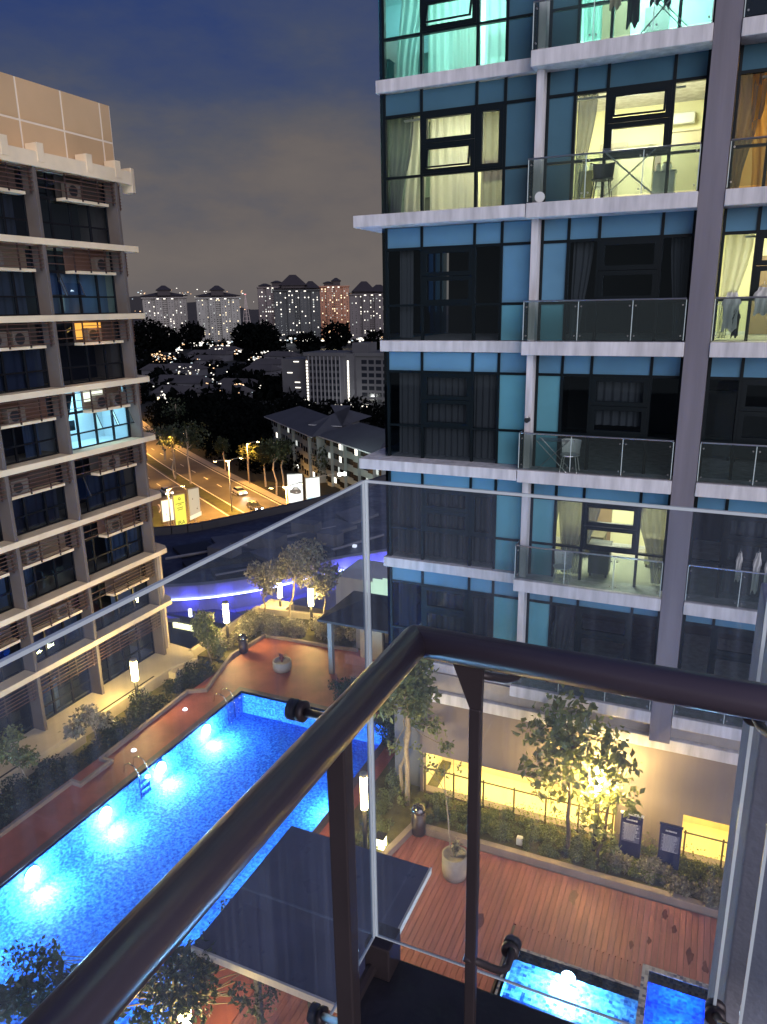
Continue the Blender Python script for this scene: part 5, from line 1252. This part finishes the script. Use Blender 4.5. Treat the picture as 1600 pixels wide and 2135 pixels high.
for i, y in enumerate((18.6, 15.3, 12.2, 9.0, 6.0)):
    t = thing('pool_lamp', (PX1-.02, y, ZD-.45), ['underwater lamp on the deck-side pool wall by the bright warm lamp post', 'deck-side underwater lamp beside the canopy corner', 'deck-side underwater lamp under the canopy edge', 'deck-side underwater lamp behind the leaves', 'deck-side underwater lamp at the near end'][i], 'pool lamp', 'underwater lamps in the long pool')
    MB().tube([(PX1-.06, y, ZD-.42), (PX1-.01, y, ZD-.42)], .17, 16).build('lens', lens, t)
    lamp('pool_light', 'POINT', (PX1-.34, y, ZD-.66), 460, (.50, .74, 1.), t, .06)
# small pool with two basins
sx0, sx1, sy0, sy1 = -3.35, 1.5, 13.9, 15.45
jm = MB(); zf = ZD-.55
def basin(m_, x0, x1, y0, y1, zf):
    m_.q([(x0, y0, zf), (x1, y0, zf), (x1, y1, zf), (x0, y1, zf)])
    for a, b in (((x0, y0), (x1, y0)), ((x1, y0), (x1, y1)), ((x1, y1), (x0, y1)), ((x0, y1), (x0, y0))): m_.q([(a[0], a[1], zf), (b[0], b[1], zf), (b[0], b[1], ZD+.03), (a[0], a[1], ZD+.03)])
basin(jm, -3.3, -.28, 13.1, 14.72, zf); jm.build('spa_basin', tileB, kind='structure')
jm = MB(); basin(jm, -.12, 1.38, 13.1, 15.35, zf-.3); jm.build('plunge_basin', tilemat('mosaic_tile_deep', (.01, .14, .62), (.005, .06, .42), .07, .35), kind='structure')
cp = MB(); cp.box(-3.36, -3.3, 13.0, 14.80, ZD-.3, ZD+.03).box(-3.3, -.28, 14.72, 14.80, ZD-.3, ZD+.03).box(-.28, -.12, 13.0, 15.5, ZD-.3, ZD+.04).box(-.12, 1.38, 15.35, 15.5, ZD-.3, ZD+.04).box(1.38, 1.53, 13.0, 15.5, ZD-.3, ZD+.04).box(-3.3, 1.38, 13.0, 13.1, ZD-.3, ZD+.03)
cp.build('spa_coping', tilemat('mosaic_coping', (.28, .30, .36), (.06, .08, .16), .07, .4), kind='structure')
MB().box(-3.42, 1.6, 14.86, 15.49, ZD-.3, ZD-.002).build('spa_surround', dmats[0], kind='structure') if False else None
m_ = MB()
x = -3.4
while x < -.3: m_.box(x+.006, x+.140, 14.81, 15.5, ZD-.045, ZD); x += .146
m_.build('deck_infill', dmats[1], kind='structure')
MB().box(-3.3, -.28, 13.76, 13.83, zf, zf+.03).build('spa_bench_edge', mat('tile_navy', (.01, .05, .30), .4), kind='structure')
m_ = MB(); m_.q([(-3.3, 13.1, ZD-.04), (-.28, 13.1, ZD-.04), (-.28, 14.72, ZD-.04), (-3.3, 14.72, ZD-.04)]); m_.q([(-.12, 13.1, ZD-.03), (1.38, 13.1, ZD-.03), (1.38, 15.35, ZD-.03), (-.12, 15.35, ZD-.03)])
m_.each('spa_water', watermat('spa_water_surface', (.85, 1., 1.), 7, .5), kind='structure')
t = thing('spa_lamp', (-1.9, 14.7, ZD-.3), 'bright underwater lamp in the small tiled pool', 'pool lamp')
MB().tube([(-1.9, 14.66, ZD-.25), (-1.9, 14.71, ZD-.25)], .14, 16).build('lens', lens, t); MB().tube([(-1.9, 14.68, ZD-.25), (-1.9, 14.715, ZD-.25)], .18, 16).build('ring', steelM, t)
lamp('spa_light', 'POINT', (-1.9, 14.50, ZD-.22), 520, (.50, .78, 1.), t, .05)
lamp('plunge_light', 'POINT', (.6, 14.7, ZD-.45), 160, (.10, .35, 1.), t, .1)
# kerb walls around the terrace (pale low wall, zig-zag)
kc = mat('planter_kerb', (.30, .24, .21), .75, var=.2, scale=1.5, bump=.15)
def kerbline(pts, h, w, name, base=ZD-.9, M=kc):
    for a, b in zip(pts[:-1], pts[1:]):
        A, B = np.array(a, float), np.array(b, float); d = B-A; L = np.linalg.norm(d); d /= L; n = np.array([-d[1], d[0]])*w/2; A = A-d*w*.5; B = B+d*w*.5-d*w
        m_ = MB(); m_.prism([tuple(A+n), tuple(A-n), tuple(B-n), tuple(B+n)], base, h); m_.build(name, M, kind='structure', bevel=.01)
kerbline([(-18.75, 2), (-18.75, 15.42), (-18.35, 15.42), (-18.35, 16.83), (-18.8, 16.83), (-19.0, 21.9), (-18.35, 22.3), (-18.75, 23.6), (-19.25, 25.4), (-19.0, 27.8), (-15.2, 27.95), (-14.0, 28.05)], ZD+.14, .13, 'planter_kerb')
kerbline([(-8.05, 13.6), (-7.15, 17.95)], ZD+.22, .18, 'planter_kerb'); kerbline([(-7.15, 17.85), (1.75, 17.85)], ZD+.22, .2, 'planter_kerb')
MB().box(-7.1, 1.9, 17.96, 19.5, ZD-.4, ZD+.12).build('planting_bed', soil, kind='structure')
m_ = MB(); m_.prism([(-9.2, 17.0), (-8.15, 13.6), (-7.2, 18.0), (-7.2, 24), (-9.2, 24)], ZD-.3, ZD+.1); m_.build('planting_bed', soil, kind='structure')
MB().box(-20.95, -18.8, 0, 25.3, -17, ZD-.35).build('planting_bed', soil, kind='structure'); MB().prism([(-21.3, 25.3), (-19.2, 25.3), (-18.9, 27.9), (-14, 28.1), (-14, 31), (-21.3, 31)], -17, ZD-.25).build('planting_bed', soil, kind='structure')
# garden parapet, lit by the lamp posts
gp = thing('garden_wall', (-20, 30, -16.5), 'cream garden wall folding round the far corner of the terrace', 'wall')
MB().prism([(-21.35, 24.9), (-21.15, 24.9), (-21.15, 30.7), (-21.35, 30.7)], -17.4, -15.36).build('wall', pw, gp); MB().prism([(-21.15, 30.55), (-10.5, 31.8), (-10.5, 32.0), (-21.15, 30.75)], -17.4, -15.42).build('wall', pw, gp)
MB().box(-21.9, -20.4, 31.6, 32.9, -18, -15.9).build('planter_box', pw, gp)
# shrubs ---------------------------------------------------------------
def shrubs(label, path, w, h, n, M, size=.11, seed=1, z=ZD-.2):
    R = random.Random(seed); bl = []
    for a, b in zip(path[:-1], path[1:]):
        L = math.hypot(b[0]-a[0], b[1]-a[1]); k = max(2, int(L/max(.045, h*.42-.06)))
        for i in range(k):
            t = (i+R.random())/k; bl.append((a[0]+(b[0]-a[0])*t+R.uniform(-w, w), a[1]+(b[1]-a[1])*t+R.uniform(-w, w), z+h*R.uniform(.25, .75), R.uniform(.18, .42)*h/.6))
    m_ = MB(); leaves(m_, bl, int(n*1.7), size*.74, seed=seed, hollow=.3); return tag(m_.build('shrubs', M), label, 'shrubs', kind='stuff')
shrubs('shrubs between the left kerb and the cream wall', [(-19.6, 8), (-19.7, 17), (-19.7, 24.5)], .42, .75, 9000, leafD, .13, 3)
shrubs('flowering shrubs along the far kerb of the terrace', [(-20.1, 25.8), (-19.9, 28.4), (-17.4, 28.9), (-14.3, 28.9)], .5, .95, 8500, leafP, .13, 4)
shrubs('low ground cover between the deck kerb and the lit openings', [(-6.9, 18.7), (-4.5, 18.7), (-1.5, 18.7), (1.8, 18.8), (-1.5, 18.8), (-6.9, 18.6)], .62, .26, 26000, leafM, .075, 5, z=ZD+.13)
shrubs('pale shrubs around the notice boards', [(-1.6, 18.35), (1.6, 18.3)], .26, .55, 3600, leafP, .13, 6, z=ZD+.05)
shrubs('sprigs growing up in front of the lit openings', [(-6.8, 19.2), (-2.0, 19.2), (1.5, 19.15)], .12, .75, 1300, leafM, .08, 7, z=ZD+.0)
shrubs('undergrowth right of the pool behind the canopy', [(-8.3, 15.6), (-8.2, 19), (-8.3, 23)], .38, .5, 4200, leafM, .11, 8, z=ZD)
shrubs('shrubs beside the pavilion at the end of the pool', [(-13.3, 24.6), (-11.0, 23.9), (-9.4, 22.0)], .45, .9, 4200, leafD, .12, 9)
shrubs('yellow-lit shrubs below the balcony at the near pool side', [(-9.3, 6.0), (-7.4, 8.3), (-6.0, 8.6)], .5, 1.3, 7000, leafM, .13, 10)

# trees ----------------------------------------------------------------
tree('garden_tree', (-2.66, 18.45, ZD+.1), (-2.75, 18.4, -10.8), [(-2.8, 18.3, -10.7, .75), (-3.5, 18.4, -11.5, .8), (-2.0, 18.3, -11.3, .8), (-1.35, 18.4, -12.0, .55), (-3.6, 18.2, -12.6, .6), (-2.6, 18.2, -12.3, .9), (-1.7, 18.3, -13.0, .55), (-3.2, 18.5, -13.4, .55), (-2.1, 18.6, -14.0, .45), (-2.9, 18.2, -11.6, .8)], 1150, .22, leafM, barkM, 'big broad-leaved tree in front of the wall, left of the bright lamp', None, .07, 1)
tree('garden_tree', (-1.80, 18.5, ZD+.1), (-1.5, 18.5, -12.6), [(-1.3, 18.4, -12.9, .5), (-1.0, 18.5, -13.4, .35), (-1.9, 18.3, -14.2, .35), (-1.55, 18.6, -12.3, .45), (-2.2, 18.5, -13.3, .35), (-1.5, 18.4, -14.6, .3)], 260, .19, leafM, barkM, 'slender tree growing beside the lamp post by the notice boards', None, .055, 2)
tree('garden_tree', (-7.75, 18.7, ZD), (-7.45, 18.3, -10.2), [(-7.3, 18.2, -10.2, .65), (-7.0, 18.0, -10.9, .5), (-7.8, 18.4, -11.0, .6), (-8.2, 18.2, -11.7, .45), (-7.2, 18.2, -11.5, .45)], 1500, .19, leafM, barkP, 'leafy tree rising under the handrail corner', None, .09, 3)
tree('garden_tree', (-8.15, 19.2, ZD), (-8.0, 19.4, -11.8), [(-8.0, 19.4, -12.0, .4), (-7.5, 19.2, -12.6, .35), (-6.9, 18.9, -12.5, .3), (-6.5, 18.8, -13.0, .3), (-8.3, 19.0, -13.6, .3)], 420, .15, leafM, barkP, 'bare pale-trunked tree beside the leafy one at the building corner', None, .07, 4)
tree('garden_tree', (-20.55, 30.0, -15.8), (-20.3, 30.2, -12.9), [(-20.6, 30.2, -13.4, .75), (-19.9, 30.2, -13.0, .7), (-20.9, 30.1, -13.0, .5), (-20.2, 30.2, -13.9, .6)], 1500, .17, leafP, barkP, 'small leafy tree at the fold of the garden wall', None, .05, 5)
tree('garden_tree', (-18.9, 29.9, -15.8), (-18.4, 30.3, -11.9), [(-18.6, 30.3, -12.2, .9), (-17.8, 30.4, -11.7, .8), (-19.3, 30.2, -12.9, .7), (-17.3, 30.3, -12.6, .8), (-18.2, 30.3, -13.1, .7), (-17.0, 30.2, -13.3, .6)], 3000, .17, leafP, barkP, 'largest garden tree, behind the lamp post at the far kerb', None, .06, 6)
tree('garden_tree', (-16.9, 29.9, -15.8), (-16.7, 30.1, -13.0), [(-16.8, 30.1, -13.0, .7), (-16.3, 30.0, -12.5, .5), (-17.1, 30.0, -13.6, .5)], 1000, .16, leafP, barkP, 'thin tree right of the far lamp post, next to the pavilion', None, .04, 7)
tree('garden_tree', (-20.1, 25.0, -15.9), (-20.3, 24.9, -13.2), [(-20.3, 24.9, -13.7, .6), (-20.0, 24.9, -14.4, .6), (-20.6, 25.2, -14.3, .5), (-19.7, 25.0, -15.0, .4)], 1500, .15, leafM, barkP, 'bushy young tree at the end of the left building', None, .04, 8)
tree('garden_tree', (-19.9, 17.9, -16), (-20.1, 17.6, -14.1), [(-20.0, 17.5, -14.4, .55), (-20.2, 17.0, -14.7, .4), (-19.8, 18.0, -14.8, .4)], 650, .15, leafP, barkP, 'pale sapling against the cream wall, right of the two', None, .03, 9)
tree('garden_tree', (-19.9, 14.9, -16), (-20.2, 14.4, -13.7), [(-20.3, 14.2, -13.9, .55), (-19.9, 14.7, -14.3, .45), (-20.5, 14.8, -13.7, .4)], 700, .15, leafM, barkP, 'yellow-lit sapling at the left picture edge by the cream wall', None, .03, 10)
tree('garden_tree', (-9.45, 7.0, ZD), (-10.2, 7.5, -12.9), [(-10.9, 7.5, -12.6, .55), (-10.4, 7.9, -12.9, .5), (-10.0, 7.2, -12.5, .5), (-11.3, 7.1, -12.7, .4), (-9.7, 7.9, -12.9, .45)], 950, .17, leafD, barkM, 'dark leafy treetop over the near end of the pool, left of the handrail', None, .06, 11)
tree('garden_tree', (-8.75, 8.9, ZD), (-8.6, 9.2, -12.9), [(-8.5, 9.3, -12.8, .5), (-8.9, 9.0, -13.2, .5), (-8.3, 8.8, -13.2, .5), (-9.3, 9.5, -13.3, .45), (-8.8, 8.3, -13.0, .5), (-9.0, 9.9, -13.5, .4)], 1500, .13, leafD, barkM, 'small-leaved treetop beside the near corner of the canopy roof', None, .05, 12)

bl = []; RF = random.Random(44)
for a, b, n, z0_, z1_, r_ in ((230, 430, 12, 1960, 2110, .28), (430, 620, 16, 1880, 2110, .26), (0, 170, 9, 1980, 2130, .32)):
    for k in range(n): g = AZ(RF.uniform(a, b), RF.uniform(z0_, z1_), -13.3); bl.append((g[0], g[1], g[2], r_))
g = AZ(330, 2060, -13.6)
tree('garden_tree', (g[0], g[1], ZD), (g[0]+.2, g[1]+.3, -13.4), bl, 2600, .10, leafD, barkM, 'wide fine-leaved treetop spread under the handrail over the near end of the pool', None, .05, 33)
# lamp posts --------------------------------------------------------------
tubeM = emis('lamp_tube_warm', (1., .80, .36), 55)
postM = mat('lamp_post_dark', (.03, .028, .025), .45, .3)
def lamp_post(x, y, z0, zl, zt, label, p=70, r=.13):
    p *= 4.0
    t = thing('lamp_post', (x, y, z0), label, 'lamp post', 'tubular lamp posts in the pool garden')
    MB().tube([(x, y, z0), (x, y, zl-.02)], .07, 12).build('post', postM, t, True)
    MB().tube([(x, y, zl), (x, y, zt)], r, 16).build('diffuser', tubeM, t, True)
    MB().tube([(x, y, zt), (x, y, zt+.10)], r+.01, 16).build('cap', mat('lamp_cap', (.3, .28, .24), .5), t, True)
    for k, dx in enumerate((-.42, .42)):
        lamp('lamp_light', 'POINT', (x+dx*.8, y-.3, (zl+zt)/2), p/2, (1., .66, .17), t, .12)
lamp_post(-20.35, 20.44, -15.9, -14.44, -13.6, 'glowing lamp post against the cream wall of the left building', 75)
lamp_post(-20.25, 26.54, -15.9, -14.41, -13.46, 'glowing lamp post at the left end of the far kerb', 80)
lamp_post(-17.46, 29.76, -15.8, -14.38, -13.46, 'glowing lamp post under the largest garden tree', 80)
lamp_post(-20.82, 32.17, -17.3, -15.35, -14.5, 'glowing lamp post beyond the fold of the garden wall', 60)
lamp_post(-8.0, 16.1, ZD, -13.78, -12.72, 'glowing lamp post seen just right of the handrail post', 60, .10)
lamp_post(-1.95, 18.9, ZD, -13.55, -12.55, 'glowing lamp post behind the leaves by the notice boards', 290, .10)
g = AZ(386, 2118, -13.7); lamp_post(g[0], g[1], ZD, -14.4, -13.5, 'glowing lamp post at the bottom edge among the shrubs', 70)

# bollards, planters, deck lamps, ladders -----------------------------------
for x, y, h, lb in ((-19.0, 26.0, .7, 'dark domed litter bin at the bend of the far kerb'), (-6.98, 17.72, .78, 'dark domed litter bin at the corner of the planter kerb')):
    t = thing('litter_bin', (x, y, ZD), lb, 'litter bin', 'domed litter bins')
    MB().lathe((x, y, ZD), [(0, 0), (.2, 0), (.22, .05), (.22, h), (0, h)], 20).build('body', mat('bin_bronze', (.07, .055, .06), .35, .5), t, True)
    MB().lathe((x, y, ZD+h), [(.225, 0), (.225, .03), (.19, .14), (.11, .21), (0, .24)], 20).build('dome', mat('bin_dome', (.14, .13, .14), .15, .8), t, True)
potM = mat('planter_stone', (.34, .31, .28), .7, var=.15, scale=4)
for x, y, r, h, lb in ((-16.4, 25.2, .42, .45, 'round stone planter with a red spiky plant on the far terrace'), (-5.42, 16.5, .36, .72, 'round stone planter with a thin tall sapling on the timber deck')):
    t = thing('planter', (x, y, ZD), lb, 'planter', 'round stone planters')
    MB().lathe((x, y, ZD), [(0, 0), (r*.9, 0), (r, h*.3), (r, h), (r*.85, h), (r*.82, h-.08), (0, h-.08)], 24).build('pot', potM, t, True)
    m_ = MB(); R = random.Random(int(x))
    for k in range(34):
        a = R.uniform(0, 6.28); l = R.uniform(.25, .5); q = R.uniform(.2, .8)
        p0_ = Vector((x, y, ZD+h-.1)); p1_ = p0_+Vector((math.cos(a)*l*.5*q, math.sin(a)*l*.5*q, l*.9)); p2_ = p0_+Vector((math.cos(a)*l*1.1*q, math.sin(a)*l*1.1*q, l*.75))
        s = Vector((-math.sin(a), math.cos(a), 0))*.03
        m_.arr([p0_-s, p0_+s, p1_+s, p1_-s, p2_], [(0, 1, 2, 3), (3, 2, 4)])
    m_.build('spiky_plant', leafP if x > -10 else mat('leaf_red', (.22, .06, .05), .5), t)
t = thing('sapling', (-5.5, 16.45, ZD+.6), 'tall thin sapling with sparse leaves rising out of the deck planter', 'sapling')
m_ = MB(); limb(m_, (-5.5, 16.45, ZD+.6), (-5.72, 16.4, -11.9), .022, .012, wob=.02, seed=3); limb(m_, (-5.6, 16.4, -13.0), (-6.3, 16.4, -12.0), .012, .006, seed=5); m_.build('stem', barkP, t)
m_ = MB(); leaves(m_, [(-5.75, 16.4, -12.1, .25), (-6.2, 16.4, -12.0, .3), (-5.6, 16.4, -12.9, .18), (-6.5, 16.4, -11.6, .2), (-5.3, 16.4, -11.9, .15)], 110, .11, seed=8); m_.build('leaf', leafM, t)
t = thing('garden_lantern', (-7.75, 16.6, ZD), 'small square glowing lantern on the ground beside the lamp post', 'lantern')
MB().box(-7.88, -7.62, 16.5, 16.76, ZD+.1, ZD+.45).build('diffuser', emis('lantern_warm', (1, .85, .4), 9), t); MB().box(-7.9, -7.6, 16.48, 16.78, ZD+.45, ZD+.49).build('cap', postM, t)
g = AZ(1084, 1754, ZD+.2); t = thing('marker_box', (g[0], g[1], ZD+.1), 'small pale box fitting standing in the ground cover', 'box'); MB().box(g[0]-.09, g[0]+.09, g[1]-.08, g[1]+.08, ZD+.1, ZD+.34).build('body', whiteP, t, bevel=.01)
for i, (px, py) in enumerate(((386, 1477), (279, 1562), (308, 1617))):
    g = AZ(px, py, ZD+.05); t = thing('deck_light', (g[0], g[1], ZD), ['small bright deck spot nearest the far pool ladder', 'small bright deck spot between kerb and pool, middle', 'small bright deck spot at the pool edge by the coiled rails'][i], 'deck light', 'small spots set in the terrace')
    MB().lathe((g[0], g[1], ZD), [(0, .04), (.07, .04), (.09, 0)], 12).build('lens', emis('deck_spot', (.8, .85, 1), 7 if i != 1 else 4), t)
for i, (y, lb) in enumerate(((21.75, 'chrome pool ladder near the far corner of the long pool'), (16.6, 'chrome pool ladder halfway along the long pool wall')  )):
    t = thing('pool_ladder', (PX0, y, ZD), lb, 'pool ladder', 'chrome pool ladders')
    for s in (0, .45):
        pts = [(PX0-.55, y+s, ZD), (PX0-.5, y+s, ZD+.3), (PX0-.3, y+s, ZD+.42), (PX0-.05, y+s, ZD+.35), (PX0+.1, y+s, ZD+.1), (PX0+.12, y+s, ZD-.9)]
        MB().tube(pts, .018, 8).build('rail', mat('chrome', (.8, .8, .82), .12, 1.), t, True)
    for k in range(3): MB().box(PX0+.06, PX0+.18, y, y+.45, ZD-.3-k*.25, ZD-.27-k*.25).build('tread', mat('chrome', (.8, .8, .82), .12, 1.), t)
g = AZ(1460, 1835, ZD); t = thing('plant_box', (1.9, 18.2, ZD), 'low dark cabinet against the wall at the right of the small lit opening', 'cabinet'); MB().box(1.78, 2.3, 17.9, 18.6, ZD, ZD+.9).build('body', navy, t, bevel=.02); MB().box(1.76, 2.32, 17.88, 18.62, ZD+.9, ZD+.95).build('lid', blackM, t)

# canopy over the deck (flat dark roof, pale edge, four posts)
t = thing('canopy', (-6.85, 11.4, ZD), 'flat dark canopy roof with a pale edge standing between pool and deck', 'canopy')
canM = mat('canopy_membrane', (.080, .078, .135), .45, var=.3, scale=.7, bump=.1)
cx0, cx1, cy0, cy1 = -8.72, -4.98, 9.42, 13.4
MB().box(cx0+.03, cx1-.03, cy0+.03, cy1-.03, -12.64, -12.585).build('roof', canM, t)
fm = mat('canopy_fascia', (.60, .56, .52), .6)
for b in ((cx0, cx1, cy0-.02, cy0+.03), (cx1-.03, cx1+.02, cy0+.031, cy1)): MB().box(*b, -12.74, -12.57).build('fascia', fm, t)
for b in ((cx0, cx1, cy1-.03, cy1), (cx0, cx0+.03, cy0+.031, cy1-.031)): MB().box(*b, -12.74, -12.595).build('fascia', canM, t)
for a in (cx0+.9, cx1-1.5):
    for b in (cy0+.9, cy1-1.2): MB().box(a-.06, a+.06, b-.06, b+.06, ZD, -12.65).build('post', mat('canopy_post', (.04, .04, .045), .6), t)
# pavilion with hipped roof by the right building
t = thing('pavilion', (-12.4, 27.6, ZD), 'small pavilion with dark hipped roof between the pool and the right building', 'pavilion')
m_ = MB(); a0, a1, b0, b1, zz = -14.6, -10.6, 25.35, 28.9, -12.85
m_.arr([(a0, b0, zz), (a1, b0, zz), (a1, b1, zz), (a0, b1, zz), (a0+1.9, (b0+b1)/2, zz+.75), (a1-1.9, (b0+b1)/2, zz+.75), (a0, b0, zz-.1), (a1, b0, zz-.1), (a1, b1, zz-.1), (a0, b1, zz-.1)], [(0,1,5,4), (1,2,5), (2,3,4,5), (3,0,4), (9,8,7,6), (6,7,1,0), (7,8,2,1), (8,9,3,2), (9,6,0,3)])
m_.build('roof', mat('pavilion_roof', (.05, .048, .055), .7, var=.3, scale=2, bump=.2), t)
for a in (a0+.4, a1-.4):
    for b in (b0+.4, b1-.4): MB().box(a-.1, a+.1, b-.1, b+.1, ZD, zz-.1).build('post', mat('pavilion_post', (.3, .28, .26), .6), t)
MB().box(a0+.9, -12.6, 27.6, 27.75, ZD, zz-.12).build('screen_wall', pw, t)

#MARK3
# =================================================================== OUR OWN BALCONY
railM = mat('handrail_dark', (.125, .098, .122), .30, .2, var=.08, scale=5)
ownG = glassmat('balustrade_glass', (.86, .90, .95), 1.0, .02, film=.11, filmcol=(.58, .66, .88), streak=True)
edgeO = mat('glass_edge_bright', (.68, .76, .80), .2)
BR = thing('balcony_railing', (-.35, .87, -1.35), 'dark tubular balcony handrail with glass panels around the corner in front of the camera', 'railing')
RXc, RYc, RZc, RR = -.352, .885, -.455, .0222
hr = MB().tube([(RXc, -1.2, RZc), (RXc, RYc, RZc)], RR, 28).build('handrail', railM, BR, True)
hr = MB().tube([(RXc, RYc, RZc), (.9, RYc, RZc)], RR, 28).build('handrail', railM, BR, True)
m_ = MB(); n = 28                                            # mitred corner piece
m_.lathe((RXc, RYc, RZc-RR), [(0, 0)]+[(RR*math.sin(a), RR-RR*math.cos(a)) for a in [math.pi*k/14 for k in range(1, 14)]]+[(0, 2*RR)], 28); m_.build('corner_bend', railM, BR, True)
flat = mat('flat_bar_dark', (.060, .046, .050), .38, .3, var=.15, scale=9)
for (x, y, ax_) in ((RXc, .648, 'y'), (-.262, RYc, 'x')):
    w, d = .034, .008
    if ax_ == 'y': b = (x-.012, x+.012, y-.011, y+.011)
    else: b = (x-.0085, x+.0085, y-.007, y+.007)
    p = MB().box(*b, -1.40, -.54 if ax_ == 'x' else RZc-.01).build('post', flat, BR, bevel=.002)
    m_ = MB()
    if ax_ == 'x': m_.arr([(x-.0085, y-.005, -.54), (x+.0085, y-.005, -.54), (x+.010, y-.005, RZc-.02), (x-.034, y-.005, RZc-.02), (x-.0085, y+.005, -.54), (x+.0085, y+.005, -.54), (x+.010, y+.005, RZc-.02), (x-.034, y+.005, RZc-.02)], [(0,1,2,3),(7,6,5,4),(0,4,5,1),(1,5,6,2),(2,6,7,3),(3,7,4,0)])
    else: m_.arr([(x-.006, y-.018, -.54), (x+.006, y-.018, -.54), (x+.006, y+.018, -.54), (x-.006, y+.018, -.54), (x-.006, y-.04, RZc-.02), (x+.006, y-.04, RZc-.02), (x+.006, y+.04, RZc-.02), (x-.006, y+.04, RZc-.02)], [(0,1,2,3),(7,6,5,4),(0,4,5,1),(1,5,6,2),(2,6,7,3),(3,7,4,0)])
    if ax_ == 'x': m_.build('gusset', flat, p)
GX, GY, GT, GB = -.482, 1.0, -.262, -1.125
def gpanel(x0, x1, y0, y1, z0=GB, z1=GT):
    g = MB(); 
    if abs(x1-x0) > abs(y1-y0): g.q([(x0, y0, z0), (x1, y0, z0), (x1, y0, z1), (x0, y0, z1)])
    else: g.q([(x0, y0, z0), (x0, y1, z0), (x0, y1, z1), (x0, y0, z1)])
    p = g.build('glass_panel', ownG, BR)
    e = MB(); t_ = .0045
    xa, xb, ya, yb = min(x0, x1)-t_*.5, max(x0, x1)+t_*.5, min(y0, y1)-t_*.5, max(y0, y1)+t_*.5
    e.box(xa, xb, ya, yb, z1, z1+.004); e.box(xa, xb, ya, yb, z0-.002, z0)
    e.each('polished_edge', edgeO, p)
    e = MB(); w_ = .0022
    for (xx, yy) in ((x0, y0), (x1, y1)): e.box(xx-w_, xx+w_, yy-w_, yy+w_, z0, z1)
    e.each('polished_edge', edgeO, p)
    return p
gpanel(GX+.004, .088, GY, GY); gpanel(.125, 1.1, GY, GY, GB, GT); gpanel(GX, GX, -1.3, GY-.006)
def puck(c, axis, arm, label=None):
    t = MB(); ax = Vector(axis); c = Vector(c)
    p = MB().tube([tuple(c-ax*.015), tuple(c-ax*.013), tuple(c-ax*.003)], [.011, .015, .015], 20).tube([tuple(c+ax*.003), tuple(c+ax*.011), tuple(c+ax*.013)], [.015, .015, .011], 20).build('glass_clamp', flat, BR, True)
    MB().tube(arm, .0062, 10).build('clamp_arm', flat, p, True)
# front clamps
def arm(pts, mode='y'): return [tuple(AY(*p) if mode == 'y' else AX(*p)) for p in pts]
puck(AY(1096, 1384, GY), (0, 1, 0), arm([(994, 1402, .885), (1020, 1410, .90), (1055, 1416, .93), (1075, 1412, .955), (1088, 1400, .972), (1095, 1388, .986)]))
puck(AY(1067, 1974, GY), (0, 1, 0), arm([(968, 1996, .88), (990, 2003, .885), (1020, 2016, .91), (1042, 2024, .935), (1058, 2018, .955), (1064, 2000, .97), (1067, 1980, .986)]))
puck(AY(1572, 1484, GY), (0, 1, 0), arm([(1640, 1540, .885), (1610, 1534, .92), (1590, 1520, .955), (1578, 1500, .975), (1573, 1488, .986)]))
puck(AY(1492, 2110, GY), (0, 1, 0), arm([(1560, 2160, .885), (1530, 2150, .92), (1505, 2135, .96), (1494, 2118, .986)]))
puck(AX(622, 1481, GX), (1, 0, 0), arm([(722, 1512, RXc), (690, 1500, -.385), (662, 1492, -.43), (640, 1486, GX+.014)], 'x'))
puck(AX(664, 2116, GX), (1, 0, 0), arm([(735, 2148, RXc), (712, 2136, -.385), (690, 2126, -.43), (675, 2120, GX+.014)], 'x'))
# slab of our balcony
slabO = mat('balcony_slab_dark', (.028, .026, .036), .55, var=.35, scale=6, bump=.2)
MB().box(-.555, 1.3, -1.6, 1.165, -1.60, -1.352).build('balcony_floor', slabO, kind='structure', bevel=.006)
kb = thing('slab_upstand', (-.3, .9, -1.35), 'dark metal base channel that carries the railing posts', 'base channel')
MB().box(RXc-.03, RXc+.03, -1.5, RYc+.03, -1.351, -1.31).build('channel', flat, kb); MB().box(RXc+.031, 1.2, RYc-.03, RYc+.03, -1.351, -1.31).build('channel', flat, kb)
bk = thing('corner_bracket', (-.52, 1.13, -1.3), 'dark bracket at the outer corner of the balcony floor', 'bracket')
MB().box(-.556, -.50, 1.10, 1.163, -1.351, -1.27).build('plate', flat, bk, bevel=.003)
MB().tube([(-.54, 1.14, -1.33), (-.54, .2, -1.33)], .012, 8).build('bar', flat, bk)
# rendered pier at the right end of the railing
pr = thing('wall_pier', (.3, 1.2, -1.8), 'grey rendered pier standing outside the right end of the handrail', 'pier')
pierM = mat('pier_render', (.34, .34, .40), .8, var=.15, scale=6, bump=.3, bscale=60)
MB().box(.115, .9, 1.16, 1.5, -15.5, -.52).build('render', pierM, pr, bevel=.004)
